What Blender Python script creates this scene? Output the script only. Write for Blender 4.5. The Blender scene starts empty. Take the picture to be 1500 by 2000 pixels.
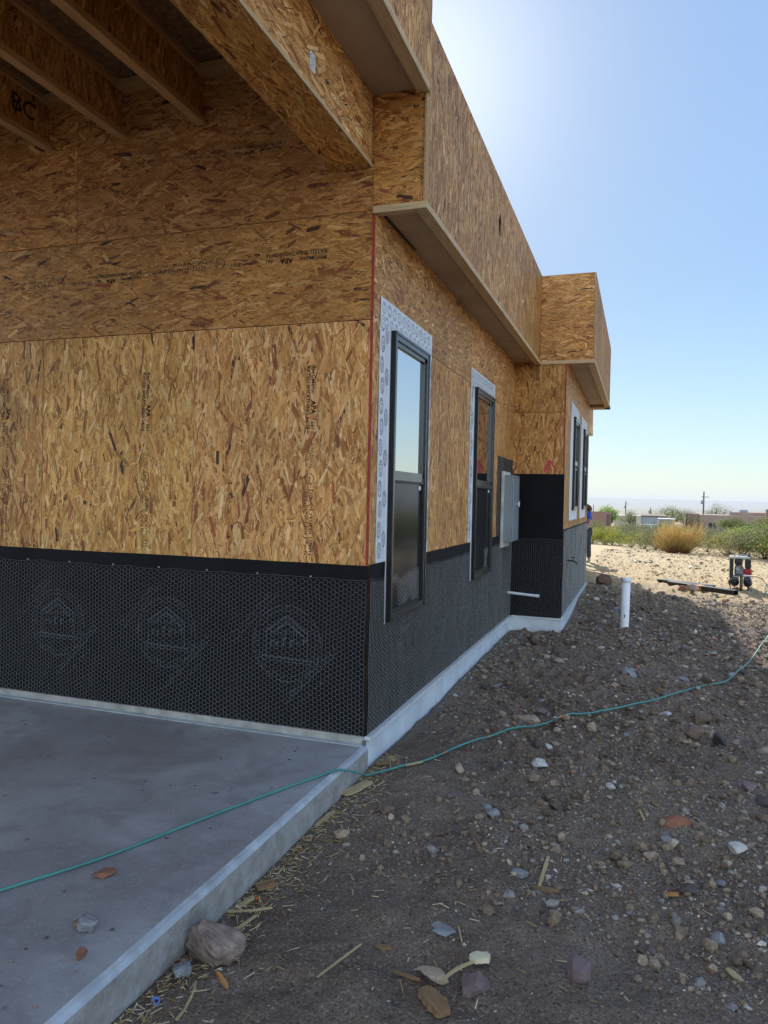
import bpy, bmesh, math
import numpy as np
from mathutils import Vector, Matrix
scene = bpy.context.scene
R = math.radians

# ------------------------------------------------------------------ camera
cam_d = bpy.data.cameras.new("camera")
cam = bpy.data.objects.new("camera", cam_d)
scene.collection.objects.link(cam)
RC = [[0.9442187847623682, -0.026620144052336644, 0.32824115286250954],
      [0.32861708345726587, 0.011128466969668366, -0.9443976756022567],
      [0.021487181339507663, 0.9995836759138965, 0.01925554165805957]]
CAM = (1.5005181715, -4.0548024601, 1.4060064138)
m = Matrix.Identity(4)
for i in range(3):
    for j in range(3):
        m[i][j] = RC[i][j]
    m[i][3] = CAM[i]
cam.matrix_world = m
cam_d.sensor_fit = 'VERTICAL'
cam_d.sensor_height = 24.0
cam_d.lens = 1442.67 / 2000 * 24.0
cam_d.clip_start = 0.05
cam_d.clip_end = 120000
scene.camera = cam

# ------------------------------------------------------------------ light
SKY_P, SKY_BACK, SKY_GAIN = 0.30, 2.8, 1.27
SUN_AZ, SUN_EL = -18.0, 29.6          # azimuth from +Y, clockwise positive
w = bpy.data.worlds.new("World"); scene.world = w; w.use_nodes = True
nt = w.node_tree
bg = nt.nodes["Background"]
sky = nt.nodes.new("ShaderNodeTexSky")
sky.sky_type = 'NISHITA'; sky.sun_disc = False
sky.sun_elevation = R(SUN_EL); sky.sun_rotation = R(SUN_AZ)
sky.air_density = 1.0; sky.dust_density = 0.5; sky.ozone_density = 1.0; sky.altitude = 1200
# sky brightened behind the camera to lift the shaded walls, flattened near the sun
def wn(t_, **k):
    n_ = nt.nodes.new(t_)
    for a_, b_ in k.items(): setattr(n_, a_, b_)
    return n_
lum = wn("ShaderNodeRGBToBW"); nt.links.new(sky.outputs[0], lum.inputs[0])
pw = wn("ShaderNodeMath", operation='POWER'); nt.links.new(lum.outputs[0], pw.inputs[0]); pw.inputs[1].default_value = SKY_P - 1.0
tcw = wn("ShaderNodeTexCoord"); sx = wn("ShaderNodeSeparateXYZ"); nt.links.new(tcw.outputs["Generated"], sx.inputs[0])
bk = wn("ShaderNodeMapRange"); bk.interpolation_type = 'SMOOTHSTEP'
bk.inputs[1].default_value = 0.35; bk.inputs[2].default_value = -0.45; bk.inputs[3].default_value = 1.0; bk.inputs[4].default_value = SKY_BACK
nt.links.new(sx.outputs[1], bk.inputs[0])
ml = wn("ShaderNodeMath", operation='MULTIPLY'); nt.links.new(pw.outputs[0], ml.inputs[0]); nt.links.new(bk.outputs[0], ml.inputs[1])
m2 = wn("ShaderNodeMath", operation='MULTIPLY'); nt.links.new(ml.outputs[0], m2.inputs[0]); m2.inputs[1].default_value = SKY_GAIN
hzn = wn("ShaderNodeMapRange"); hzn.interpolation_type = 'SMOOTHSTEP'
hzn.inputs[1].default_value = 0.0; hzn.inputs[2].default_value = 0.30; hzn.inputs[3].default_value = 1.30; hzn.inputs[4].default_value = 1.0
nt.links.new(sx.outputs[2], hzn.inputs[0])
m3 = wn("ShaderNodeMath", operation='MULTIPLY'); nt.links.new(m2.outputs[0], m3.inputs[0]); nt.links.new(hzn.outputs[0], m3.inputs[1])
# the brightness added behind the camera is whitened as well
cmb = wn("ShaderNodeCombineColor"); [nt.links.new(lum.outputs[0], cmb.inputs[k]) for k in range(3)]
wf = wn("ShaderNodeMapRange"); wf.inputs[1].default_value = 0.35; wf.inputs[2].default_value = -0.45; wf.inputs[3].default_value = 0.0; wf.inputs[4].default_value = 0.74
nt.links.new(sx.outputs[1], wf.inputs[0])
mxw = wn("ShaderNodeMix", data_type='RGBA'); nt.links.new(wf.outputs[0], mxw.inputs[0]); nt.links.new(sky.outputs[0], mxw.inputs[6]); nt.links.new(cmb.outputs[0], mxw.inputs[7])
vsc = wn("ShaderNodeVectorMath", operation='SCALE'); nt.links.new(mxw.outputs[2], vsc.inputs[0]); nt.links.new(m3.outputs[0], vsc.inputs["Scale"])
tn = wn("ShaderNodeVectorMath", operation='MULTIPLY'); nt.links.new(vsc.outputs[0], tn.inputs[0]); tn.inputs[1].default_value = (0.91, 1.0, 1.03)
# glare round the sun
dt = wn("ShaderNodeVectorMath", operation='DOT_PRODUCT'); nt.links.new(tcw.outputs["Generated"], dt.inputs[0])
dt.inputs[1].default_value = (math.sin(R(SUN_AZ)) * math.cos(R(SUN_EL)), math.cos(R(SUN_AZ)) * math.cos(R(SUN_EL)), math.sin(R(SUN_EL)))
gp = wn("ShaderNodeMath", operation='MAXIMUM'); nt.links.new(dt.outputs["Value"], gp.inputs[0]); gp.inputs[1].default_value = 0.0
g1 = wn("ShaderNodeMath", operation='POWER'); nt.links.new(gp.outputs[0], g1.inputs[0]); g1.inputs[1].default_value = 90.0
g2 = wn("ShaderNodeMath", operation='MULTIPLY'); nt.links.new(g1.outputs[0], g2.inputs[0]); g2.inputs[1].default_value = 1.25
gc = wn("ShaderNodeCombineColor"); [nt.links.new(g2.outputs[0], gc.inputs[k]) for k in range(3)]
ad_ = wn("ShaderNodeVectorMath", operation='ADD'); nt.links.new(tn.outputs[0], ad_.inputs[0]); nt.links.new(gc.outputs[0], ad_.inputs[1])
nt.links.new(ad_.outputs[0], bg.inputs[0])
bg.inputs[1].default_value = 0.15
sd = bpy.data.lights.new("sun", 'SUN'); sd.energy = 4.6; sd.angle = R(0.53); sd.color = (1.0, 0.93, 0.82)
so = bpy.data.objects.new("sun", sd); scene.collection.objects.link(so)
az, el = R(SUN_AZ), R(SUN_EL)
sdir = Vector((math.sin(az) * math.cos(el), math.cos(az) * math.cos(el), math.sin(el)))
so.rotation_euler = sdir.to_track_quat('Z', 'Y').to_euler()
so.location = (0, 0, 30)
vs = scene.view_settings
vs.view_transform = 'Standard'; vs.look = 'None'; vs.exposure = 1.0; vs.gamma = 1.0
vs.use_curve_mapping = False
scene.cycles.max_bounces = 6
scene.cycles.diffuse_bounces = 3
scene.cycles.volume_bounces = 0

# ------------------------------------------------------------------ helpers
def srgb(r, g, b):
    f = lambda c: (c / 255 / 12.92) if c / 255 <= 0.04045 else ((c / 255 + 0.055) / 1.055) ** 2.4
    return (f(r), f(g), f(b))

def mat(name, col, rough=0.7, metal=0.0, var=0.25, scale=8.0, bump=0.0, bscale=60.0, spec=0.35, stretch=(1, 1, 1), col2=None, attr=False, detail=5.0):
    m_ = bpy.data.materials.new(name); m_.use_nodes = True
    t = m_.node_tree; p = t.nodes["Principled BSDF"]
    p.inputs["Roughness"].default_value = rough
    p.inputs["Metallic"].default_value = metal
    p.inputs["Specular IOR Level"].default_value = spec
    tc = t.nodes.new("ShaderNodeTexCoord"); mp = t.nodes.new("ShaderNodeMapping")
    mp.inputs["Scale"].default_value = stretch
    t.links.new(tc.outputs["Object"], mp.inputs[0])
    n = t.nodes.new("ShaderNodeTexNoise"); n.inputs["Scale"].default_value = scale; n.inputs["Detail"].default_value = detail
    t.links.new(mp.outputs[0], n.inputs["Vector"])
    cr = t.nodes.new("ShaderNodeMapRange")
    cr.inputs[1].default_value = 0.3; cr.inputs[2].default_value = 0.7
    t.links.new(n.outputs[0], cr.inputs[0])
    mx = t.nodes.new("ShaderNodeMix"); mx.data_type = 'RGBA'
    c2 = col2 if col2 else tuple(c * (1 - var) for c in col)
    c1 = col if col2 else tuple(min(1, c * (1 + var)) for c in col)
    if attr:
        a = t.nodes.new("ShaderNodeAttribute"); a.attribute_name = "col"
        cr.inputs[3].default_value = 1 - var; cr.inputs[4].default_value = 1 + var
        vm = t.nodes.new("ShaderNodeVectorMath"); vm.operation = 'SCALE'
        t.links.new(a.outputs["Color"], vm.inputs[0]); t.links.new(cr.outputs[0], vm.inputs["Scale"])
        t.links.new(vm.outputs[0], p.inputs["Base Color"])
    else:
        mx.inputs[6].default_value = (*c2, 1); mx.inputs[7].default_value = (*c1, 1)
        t.links.new(cr.outputs[0], mx.inputs[0])
        t.links.new(mx.outputs[2], p.inputs["Base Color"])
    if bump:
        n2 = t.nodes.new("ShaderNodeTexNoise"); n2.inputs["Scale"].default_value = bscale; n2.inputs["Detail"].default_value = 4
        t.links.new(mp.outputs[0], n2.inputs["Vector"])
        b = t.nodes.new("ShaderNodeBump"); b.inputs["Strength"].default_value = 1.0; b.inputs["Distance"].default_value = bump
        t.links.new(n2.outputs[0], b.inputs["Height"]); t.links.new(b.outputs[0], p.inputs["Normal"])
    return m_

def osb_mat(name, tint=(1, 1, 1)):
    m_ = bpy.data.materials.new(name); m_.use_nodes = True
    t = m_.node_tree; p = t.nodes["Principled BSDF"]
    p.inputs["Specular IOR Level"].default_value = 0.35
    a = t.nodes.new("ShaderNodeAttribute"); a.attribute_name = "col"
    uv = t.nodes.new("ShaderNodeUVMap"); uv.uv_map = "UVMap"
    mp = t.nodes.new("ShaderNodeMapping"); mp.inputs["Scale"].default_value = (18, 420, 1)
    t.links.new(uv.outputs[0], mp.inputs[0])
    n = t.nodes.new("ShaderNodeTexNoise"); n.inputs["Scale"].default_value = 1.0; n.inputs["Detail"].default_value = 4
    t.links.new(mp.outputs[0], n.inputs["Vector"])
    cr = t.nodes.new("ShaderNodeMapRange")
    cr.inputs[1].default_value = 0.25; cr.inputs[2].default_value = 0.75
    cr.inputs[3].default_value = 0.72; cr.inputs[4].default_value = 1.22
    t.links.new(n.outputs[0], cr.inputs[0])
    vm = t.nodes.new("ShaderNodeVectorMath"); vm.operation = 'SCALE'
    t.links.new(a.outputs["Color"], vm.inputs[0]); t.links.new(cr.outputs[0], vm.inputs["Scale"])
    # broad tone drift over a sheet
    tc = t.nodes.new("ShaderNodeTexCoord")
    n3 = t.nodes.new("ShaderNodeTexNoise"); n3.inputs["Scale"].default_value = 1.6; n3.inputs["Detail"].default_value = 3
    t.links.new(tc.outputs["Object"], n3.inputs["Vector"])
    c3 = t.nodes.new("ShaderNodeMapRange"); c3.inputs[1].default_value = 0.3; c3.inputs[2].default_value = 0.7
    c3.inputs[3].default_value = 0.82; c3.inputs[4].default_value = 1.14
    t.links.new(n3.outputs[0], c3.inputs[0])
    v2 = t.nodes.new("ShaderNodeVectorMath"); v2.operation = 'SCALE'
    t.links.new(vm.outputs[0], v2.inputs[0]); t.links.new(c3.outputs[0], v2.inputs["Scale"])
    v3 = t.nodes.new("ShaderNodeVectorMath"); v3.operation = 'MULTIPLY'
    v3.inputs[1].default_value = tint
    t.links.new(v2.outputs[0], v3.inputs[0])
    t.links.new(v3.outputs[0], p.inputs["Base Color"])
    rr = t.nodes.new("ShaderNodeMapRange"); rr.inputs[3].default_value = 0.42; rr.inputs[4].default_value = 0.72
    t.links.new(n.outputs[0], rr.inputs[0]); t.links.new(rr.outputs[0], p.inputs["Roughness"])
    b = t.nodes.new("ShaderNodeBump"); b.inputs["Distance"].default_value = 0.0006
    t.links.new(n.outputs[0], b.inputs["Height"]); t.links.new(b.outputs[0], p.inputs["Normal"])
    return m_

class MB:
    def __init__(s):
        s.v = []; s.f = []; s.m = []; s.sm = []
    def add(s, vs_, fs, mi=0, smooth=False):
        o = len(s.v); s.v += [tuple(q) for q in vs_]
        for f in fs:
            s.f.append([o + i for i in f]); s.m.append(mi); s.sm.append(smooth)
    def box(s, x0, x1, y0, y1, z0, z1, mi=0, M=None):
        vs_ = [(x, y, z) for z in (z0, z1) for y in (y0, y1) for x in (x0, x1)]
        if M is not None: vs_ = [tuple(M @ Vector(q)) for q in vs_]
        s.add(vs_, [(0, 2, 3, 1), (4, 5, 7, 6), (0, 1, 5, 4), (2, 6, 7, 3), (0, 4, 6, 2), (1, 3, 7, 5)], mi)
    def bbox(s, x0, x1, y0, y1, z0, z1, c=0.004, mi=0, M=None):
        """box with chamfered edges"""
        b = bmesh.new(); bmesh.ops.create_cube(b, size=1)
        for q in b.verts:
            q.co = Vector(((x0 + x1) / 2 + q.co.x * (x1 - x0), (y0 + y1) / 2 + q.co.y * (y1 - y0), (z0 + z1) / 2 + q.co.z * (z1 - z0)))
        bmesh.ops.bevel(b, geom=b.edges[:] , offset=c, segments=2, profile=0.6, affect='EDGES')
        if M is not None: b.transform(M)
        s.bm(b, mi)
    def bm(s, b, mi=0, smooth=False):
        b.verts.index_update()
        s.add([q.co[:] for q in b.verts], [[q.index for q in f.verts] for f in b.faces], mi, smooth)
        b.free()
    def tube(s, pts, r, n=8, mi=0, cap=True, smooth=True):
        P = [Vector(p) for p in pts]; rs = r if isinstance(r, (list, tuple)) else [r] * len(P)
        vs_ = []; up = None
        for i, p in enumerate(P):
            d = (P[min(i + 1, len(P) - 1)] - P[max(i - 1, 0)]).normalized()
            if up is None:
                up = Vector((0, 0, 1)) if abs(d.z) < 0.9 else Vector((1, 0, 0))
            a = d.cross(up).normalized(); b = a.cross(d).normalized(); up = b
            for k in range(n):
                t_ = 2 * math.pi * k / n
                vs_.append(p + (a * math.cos(t_) + b * math.sin(t_)) * rs[i])
        fs = []
        for i in range(len(P) - 1):
            for k in range(n):
                fs.append((i * n + k, i * n + (k + 1) % n, (i + 1) * n + (k + 1) % n, (i + 1) * n + k))
        s.add(vs_, fs, mi, smooth)
        if cap:
            s.add(vs_[:n], [tuple(range(n))], mi); s.add(vs_[-n:], [tuple(range(n - 1, -1, -1))], mi)
    def lathe(s, prof, c, n=20, mi=0, M=None, smooth=True):
        vs_ = [(r_ * math.cos(2 * math.pi * k / n), r_ * math.sin(2 * math.pi * k / n), z) for r_, z in prof for k in range(n)]
        M_ = Matrix.Translation(c) @ (M if M is not None else Matrix.Identity(4))
        vs_ = [tuple(M_ @ Vector(q)) for q in vs_]
        fs = [(i * n + k, i * n + (k + 1) % n, (i + 1) * n + (k + 1) % n, (i + 1) * n + k) for i in range(len(prof) - 1) for k in range(n)]
        s.add(vs_, fs, mi, smooth)
    def build(s, name, mats, parent=None):
        me = bpy.data.meshes.new(name); me.from_pydata(s.v, [], s.f)
        for q in (mats if isinstance(mats, (list, tuple)) else [mats]): me.materials.append(q)
        me.polygons.foreach_set("material_index", s.m); me.polygons.foreach_set("use_smooth", s.sm)
        me.update()
        o = bpy.data.objects.new(name, me); scene.collection.objects.link(o)
        if parent: o.parent = parent
        return o

def tag(o, label=None, cat=None, group=None, kind=None):
    if label: o["label"] = label
    if cat: o["category"] = cat
    if group: o["group"] = group
    if kind: o["kind"] = kind
    return o

def empty(name, loc, label, cat, group=None):
    o = bpy.data.objects.new(name, None); scene.collection.objects.link(o)
    o.location = loc; o.empty_display_size = 0.1
    return tag(o, label, cat, group)

def np_mesh(name, V, F, mats, parent=None, col=None, uv=None, smooth=False, mi=None):
    """V (N,3); F list of (n,k) int arrays"""
    me = bpy.data.meshes.new(name)
    V = np.asarray(V, dtype=np.float32)
    me.vertices.add(len(V)); me.vertices.foreach_set("co", V.ravel())
    F = [np.asarray(f, dtype=np.int32) for f in F if len(f)]
    loops = np.concatenate([f.ravel() for f in F])
    tot = np.concatenate([np.full(len(f), f.shape[1], dtype=np.int32) for f in F])
    st = np.concatenate([[0], np.cumsum(tot)[:-1]]).astype(np.int32)
    me.loops.add(len(loops)); me.loops.foreach_set("vertex_index", loops)
    me.polygons.add(len(tot)); me.polygons.foreach_set("loop_start", st)
    try: me.polygons.foreach_set("loop_total", tot)
    except Exception: pass
    for q in (mats if isinstance(mats, (list, tuple)) else [mats]): me.materials.append(q)
    if mi is not None: me.polygons.foreach_set("material_index", np.asarray(mi, dtype=np.int32))
    me.polygons.foreach_set("use_smooth", np.full(len(tot), smooth, dtype=bool))
    me.update(calc_edges=True)
    if col is not None:
        c4 = np.ones((len(V), 4), dtype=np.float32); c4[:, :3] = col
        a = me.attributes.new("col", 'FLOAT_COLOR', 'POINT'); a.data.foreach_set("color", c4.ravel())
    if uv is not None:
        l = me.uv_layers.new(name="UVMap"); l.data.foreach_set("uv", np.asarray(uv, dtype=np.float32)[loops].ravel())
    o = bpy.data.objects.new(name, me); scene.collection.objects.link(o)
    if parent: o.parent = parent
    return o

# value noise ---------------------------------------------------------
def _h(ix, iy, s):
    n = (ix.astype(np.int64) * 374761393 + iy.astype(np.int64) * 668265263 + s * 974634777) & 0xFFFFFFFF
    n = ((n ^ (n >> 13)) * 1274126177) & 0xFFFFFFFF
    n = n ^ (n >> 16)
    return (n & 0xFFFF) / 65535.0
def vnoise(x, y, s=0):
    x = np.asarray(x, float); y = np.asarray(y, float)
    ix = np.floor(x); iy = np.floor(y); fx = x - ix; fy = y - iy
    fx = fx * fx * (3 - 2 * fx); fy = fy * fy * (3 - 2 * fy)
    a = _h(ix, iy, s); b = _h(ix + 1, iy, s); c = _h(ix, iy + 1, s); d = _h(ix + 1, iy + 1, s)
    return (a * (1 - fx) + b * fx) * (1 - fy) + (c * (1 - fx) + d * fx) * fy - 0.5
def fbm(x, y, sc, oct=4, s=0, g=0.5):
    t_ = 0; a = 1.0
    for k in range(oct):
        t_ = t_ + a * vnoise(np.asarray(x) / sc * 2 ** k, np.asarray(y) / sc * 2 ** k, s + k * 17); a *= g
    return t_
def sstep(a, b, x):
    t_ = np.clip((x - a) / (b - a), 0, 1); return t_ * t_ * (3 - 2 * t_)

def gz(x, y):
    x = np.asarray(x, float); y = np.asarray(y, float)
    d = np.hypot(x - 1.5, y + 4.05)
    h = -0.2 + 0 * x
    h = h + 0.16 * sstep(5.6, 9.0, y) * np.exp(-np.clip(x - 0.6, 0, None) / 0.8) * (1 - sstep(11, 14, y))
    h = h + 0.05 * np.exp(-((x - 1.0) ** 2 / 0.8 + (y - 4.9) ** 2 / 1.5)) + 0.12 * np.exp(-((x - 1.25) ** 2 / 0.35 + (y - 7.6) ** 2 / 2.2))
    h = h - 0.10 * np.exp(-((x - 2.4) ** 2 / 1.0 + (y - 4.4) ** 2 / 2.0)) * 0.5
    near = (1 - sstep(18, 30, d)) * np.where(y < 5.0, 0.25 + 0.75 * sstep(0.05, 0.45, x), 0.25 + 0.75 * sstep(0.68, 1.1, x))
    h = h + near * (0.07 * fbm(x, y, 1.5, 3, 5) + 0.040 * fbm(x, y, 0.32, 3, 9) + (0.022 + 0.04 * sstep(-0.1, 0.3, fbm(x, y, 1.1, 2, 90) + 0.1 * y)) * fbm(x, y, 0.10, 4, 21, 0.6) + 0.02 * np.abs(fbm(x, y, 0.22, 3, 61)))
    h = h + 0.10 * sstep(20, 26, d) * fbm(x, y, 6, 3, 33) * (1 - sstep(200, 400, d))
    # falls away towards the valley
    dk = np.array([0, 26, 60, 150, 400, 2000, 8000, 20000, 27000, 33000, 60000.])
    hk = np.array([0, 0, -1.0, -3.7, -12, -45, -90, -110, -60, 175, 150.])
    h = h + np.interp(d, dk, hk) + sstep(20000, 33000, d) * 60 * fbm(x, y, 9000, 4, 3)
    # lip next to the slab and the footing
    return h

rng = np.random.default_rng(7)

# ------------------------------------------------------------------ materials
M_OSB = osb_mat("osb_flakes")
M_OSBW = osb_mat("osb_flakes_cool", (0.98, 1.03, 1.15))  # cooler, slightly lighter tint of the flakes
M_OSBL = osb_mat("osb_flakes_light", (0.98, 1.05, 1.12))
M_RED = mat("red_edge_paint", (0.33, 0.035, 0.02), 0.6, var=0.3, scale=40)
M_EDGE = mat("osb_edge", (0.42, 0.26, 0.12), 0.8, var=0.3, scale=90)
M_LUMBER = mat("pine_lumber", (0.52, 0.37, 0.20), 0.65, scale=6, stretch=(14, 1, 14), var=0.18, bump=0.0008, bscale=30)
M_LUMBERX = mat("pine_lumber_cross", (0.52, 0.37, 0.20), 0.65, scale=6, stretch=(1, 14, 14), var=0.18, bump=0.0008, bscale=30)
M_JOIST = mat("joist_flange_wood", (0.58, 0.32, 0.12), 0.65, scale=5, stretch=(30, 1, 30), col2=(0.36, 0.18, 0.065), bump=0.0008, bscale=20)
M_SOFFIT = mat("soffit_board", (0.40, 0.30, 0.205), 0.7, var=0.1, scale=3, bump=0.0006, bscale=160)
M_DARK = mat("dark_framing", (0.06, 0.04, 0.025), 0.8)
M_PAPER = mat("black_building_paper", (0.0085, 0.0085, 0.0105), 0.7, var=0.3, scale=3, bump=0.003, bscale=5, spec=0.14)
M_PRINT = mat("grey_paper_print", (0.050, 0.048, 0.062), 0.7, var=0.4, scale=30)
M_WIRE = mat("galvanised_wire", (0.46, 0.44, 0.41), 0.5, metal=0.3, var=0.2, scale=40, spec=0.5)
M_CONC = mat("stem_wall_concrete", (0.34, 0.33, 0.31), 0.8, var=0.28, scale=9, bump=0.002, bscale=60)
M_FOUND = mat("painted_foundation", (0.62, 0.67, 0.72), 0.6, var=0.14, scale=5, bump=0.001, bscale=30)
M_FLASH = mat("metal_flashing", (0.72, 0.75, 0.78), 0.35, metal=0.3, var=0.12, scale=14, bump=0.001, bscale=12)
M_FRAME = mat("bronze_window_frame", (0.075, 0.08, 0.085), 0.25, metal=0.7, var=0.08, spec=0.9)
M_FRAMES = mat("bronze_frame_shaded", (0.012, 0.011, 0.012), 0.5)  # near-black copy of the bronze; shade of the side faces put into colour
M_TAPE = mat("white_flashing_tape", (0.70, 0.72, 0.76), 0.5, var=0.06, scale=7, bump=0.0016, bscale=18)
M_INK = mat("navy_ink", (0.03, 0.035, 0.06), 0.6)
M_INKL = mat("pale_blue_ink", (0.30, 0.36, 0.47), 0.6)
M_STAMP = mat("black_stamp_ink", (0.022, 0.018, 0.015), 0.7, var=0.5, scale=60)
M_PINK = mat("pink_marker_paint", (0.62, 0.05, 0.09), 0.6, var=0.2, scale=30)
M_PVC = mat("white_pvc", (0.74, 0.75, 0.78), 0.35, var=0.05, scale=6)
M_BLK = mat("black_plastic", (0.02, 0.02, 0.022), 0.4, var=0.2)
M_GREYM = mat("grey_painted_steel", (0.27, 0.30, 0.32), 0.38, metal=0.2, var=0.06, scale=5)

def glass_mat(name, base, refl, tint=(0.92, 0.95, 1.0), rough=0.0):
    m_ = bpy.data.materials.new(name); m_.use_nodes = True
    t = m_.node_tree; t.nodes.remove(t.nodes["Principled BSDF"])
    out = [q for q in t.nodes if q.type == 'OUTPUT_MATERIAL'][0]
    d = t.nodes.new("ShaderNodeBsdfDiffuse"); g = t.nodes.new("ShaderNodeBsdfGlossy")
    n = t.nodes.new("ShaderNodeTexNoise"); n.inputs["Scale"].default_value = 1.2
    mx = t.nodes.new("ShaderNodeMix"); mx.data_type = 'RGBA'
    mx.inputs[6].default_value = (*[c * 0.7 for c in base], 1); mx.inputs[7].default_value = (*[c * 1.3 for c in base], 1)
    t.links.new(n.outputs[0], mx.inputs[0]); t.links.new(mx.outputs[2], d.inputs[0])
    g.inputs["Color"].default_value = (*tint, 1); g.inputs["Roughness"].default_value = rough
    b = t.nodes.new("ShaderNodeBump"); b.inputs["Distance"].default_value = 0.0008
    tc = t.nodes.new("ShaderNodeTexCoord"); t.links.new(tc.outputs["Object"], n.inputs["Vector"])
    t.links.new(n.outputs[0], b.inputs["Height"]); t.links.new(b.outputs[0], g.inputs["Normal"])
    fr = t.nodes.new("ShaderNodeFresnel"); fr.inputs[0].default_value = refl
    ms = t.nodes.new("ShaderNodeMixShader")
    t.links.new(fr.outputs[0], ms.inputs[0]); t.links.new(d.outputs[0], ms.inputs[1]); t.links.new(g.outputs[0], ms.inputs[2])
    t.links.new(ms.outputs[0], out.inputs[0])
    return m_
M_GLASS = glass_mat("window_glass", (0.02, 0.022, 0.025), 16.0, (1, 1, 1))
M_SCREEN = glass_mat("insect_screen", (0.026, 0.025, 0.025), 1.2, rough=0.12)

# ------------------------------------------------------------------ OSB sheets with real flakes
PAL = [(0.77, 0.405, 0.128), (0.69, 0.332, 0.088), (0.60, 0.265, 0.062), (0.86, 0.51, 0.20), (0.45, 0.180, 0.040), (0.27, 0.085, 0.022), (0.08, 0.028, 0.012), (0.36, 0.090, 0.028)]
PW = [0.22, 0.24, 0.21, 0.085, 0.14, 0.06, 0.014, 0.031]
def osb(name, parent, o, u, v, W, H, grain='u', dens=3500, seed=0, mt=None, tone=1.0, holes=(), edge=None, thick=0.011, label=None, spread=19, warm=0.0, size=1.18):
    g = np.random.default_rng(seed + 1000)
    n = max(20, int(W * H * dens / size ** 1.4))
    big = g.random(n) < 0.24
    L = np.where(big, g.uniform(0.06, 0.15, n), g.uniform(0.02, 0.095, n)) * size
    wd = np.where(big, g.uniform(0.008, 0.024, n), g.uniform(0.002, 0.0075, n)) * size
    an = np.radians(g.normal(0, spread, n)); cross = g.random(n) < 0.07
    an = np.where(cross, g.uniform(0, np.pi, n), an)
    if grain == 'v': an = an + np.pi / 2
    cx = g.uniform(-0.02, W + 0.02, n); cy = g.uniform(-0.02, H + 0.02, n)
    j = lambda a, b: g.uniform(a, b, n)
    px = np.stack([j(-.5, -.42), j(-.4, -.25), j(.25, .42), j(.44, .5), j(.25, .42), j(-.4, -.25)], 1) * L[:, None]
    py = np.stack([j(-.35, .35), j(-.5, -.4), j(-.5, -.4), j(-.35, .35), j(.4, .5), j(.4, .5)], 1) * wd[:, None]
    ca, sa = np.cos(an)[:, None], np.sin(an)[:, None]
    X = np.clip(cx[:, None] + px * ca - py * sa, 0, W); Y = np.clip(cy[:, None] + px * sa + py * ca, 0, H)
    hz = g.uniform(0.0002, 0.0013, n)[:, None] + g.uniform(0, 0.00012, (n, 6))
    for (a0, a1, b0, b1) in holes:
        ins = (X > a0) & (X < a1) & (Y > b0) & (Y < b1)
        X = np.where(ins & (cx[:, None] < (a0 + a1) / 2), a0, np.where(ins, a1, X))
    O, U, Vv = np.array(o, float), np.array(u, float), np.array(v, float); N = np.cross(U, Vv)
    P = O + X[..., None] * U + Y[..., None] * Vv + hz[..., None] * N
    P = P.reshape(-1, 3)
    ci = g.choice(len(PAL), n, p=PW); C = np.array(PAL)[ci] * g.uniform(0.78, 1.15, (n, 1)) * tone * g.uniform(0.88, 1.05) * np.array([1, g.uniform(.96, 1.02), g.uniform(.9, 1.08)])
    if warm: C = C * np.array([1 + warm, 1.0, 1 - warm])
    C6 = np.repeat(C, 6, 0)
    uv = np.stack([px + j(0, 50)[:, None], py + j(0, 9)[:, None]], 2).reshape(-1, 2)
    F6 = np.arange(n * 6).reshape(n, 6)
    # nail heads along the studs
    nx = [0.02, W - 0.02] + list(np.arange(0.4, W - 0.1, 0.406)); na = []
    for a in nx:
        for c_ in np.arange(0.03, H, 0.152 if a in (0.02, W - 0.02) else 0.305):
            q, w_ = a + g.normal(0, .004), c_ + g.normal(0, .012)
            if 0.005 < q < W - .005 and 0 < w_ < H - .005 and not any(h0 - .01 < q < h1 + .01 for h0, h1, _a, _b in holes): na.append((q, w_))
    na = np.array(na); r_n = 0.0030; k6 = [(math.cos(t_), math.sin(t_)) for t_ in np.arange(6) * math.pi / 3]
    NP = np.stack([O + (na[:, :1] + r_n * c1) * U + (na[:, 1:] + r_n * c2) * Vv + 0.0018 * N for c1, c2 in k6], 1).reshape(-1, 3)
    P = np.concatenate([P, NP]); C6 = np.concatenate([C6, np.tile((0.06, 0.045, 0.035), (len(NP), 1))]); uv = np.concatenate([uv, NP[:, :2]])
    n = n + len(na); F6 = np.arange(n * 6).reshape(n, 6)
    # the board behind the flakes
    rects = [(0, W, 0, H)]
    for (a0, a1, b0, b1) in holes:
        rects = [(0, a0, 0, H), (a1, W, 0, H), (a0, a1, 0, b0), (a0, a1, b1, H)]
    bv = []; bf = []; bm_ = []; k = len(P)
    for (a0, a1, b0, b1) in rects:
        for dz in (0, -thick):
            for (a, b) in ((a0, b0), (a1, b0), (a1, b1), (a0, b1)):
                bv.append(O + a * U + b * Vv + dz * N)
        bf += [(k, k + 1, k + 2, k + 3), (k + 7, k + 6, k + 5, k + 4), (k, k + 4, k + 5, k + 1), (k + 1, k + 5, k + 6, k + 2), (k + 2, k + 6, k + 7, k + 3), (k + 3, k + 7, k + 4, k)]
        bm_ += [0, 0, 1, 1, 1, 1]; k += 8
    V_ = np.concatenate([P, np.array(bv)]); 
    col = np.concatenate([C6, np.tile(np.array(PAL[2]) * tone * 0.75, (len(bv), 1))])
    uv = np.concatenate([uv, np.array(bv)[:, :2]])
    ob = np_mesh(name, V_, [F6, np.array(bf)], [mt or M_OSB, edge or M_RED], parent, col=col, uv=uv, mi=np.concatenate([np.zeros(n, int), bm_]))
    if label: ob["label"] = label
    return ob

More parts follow.
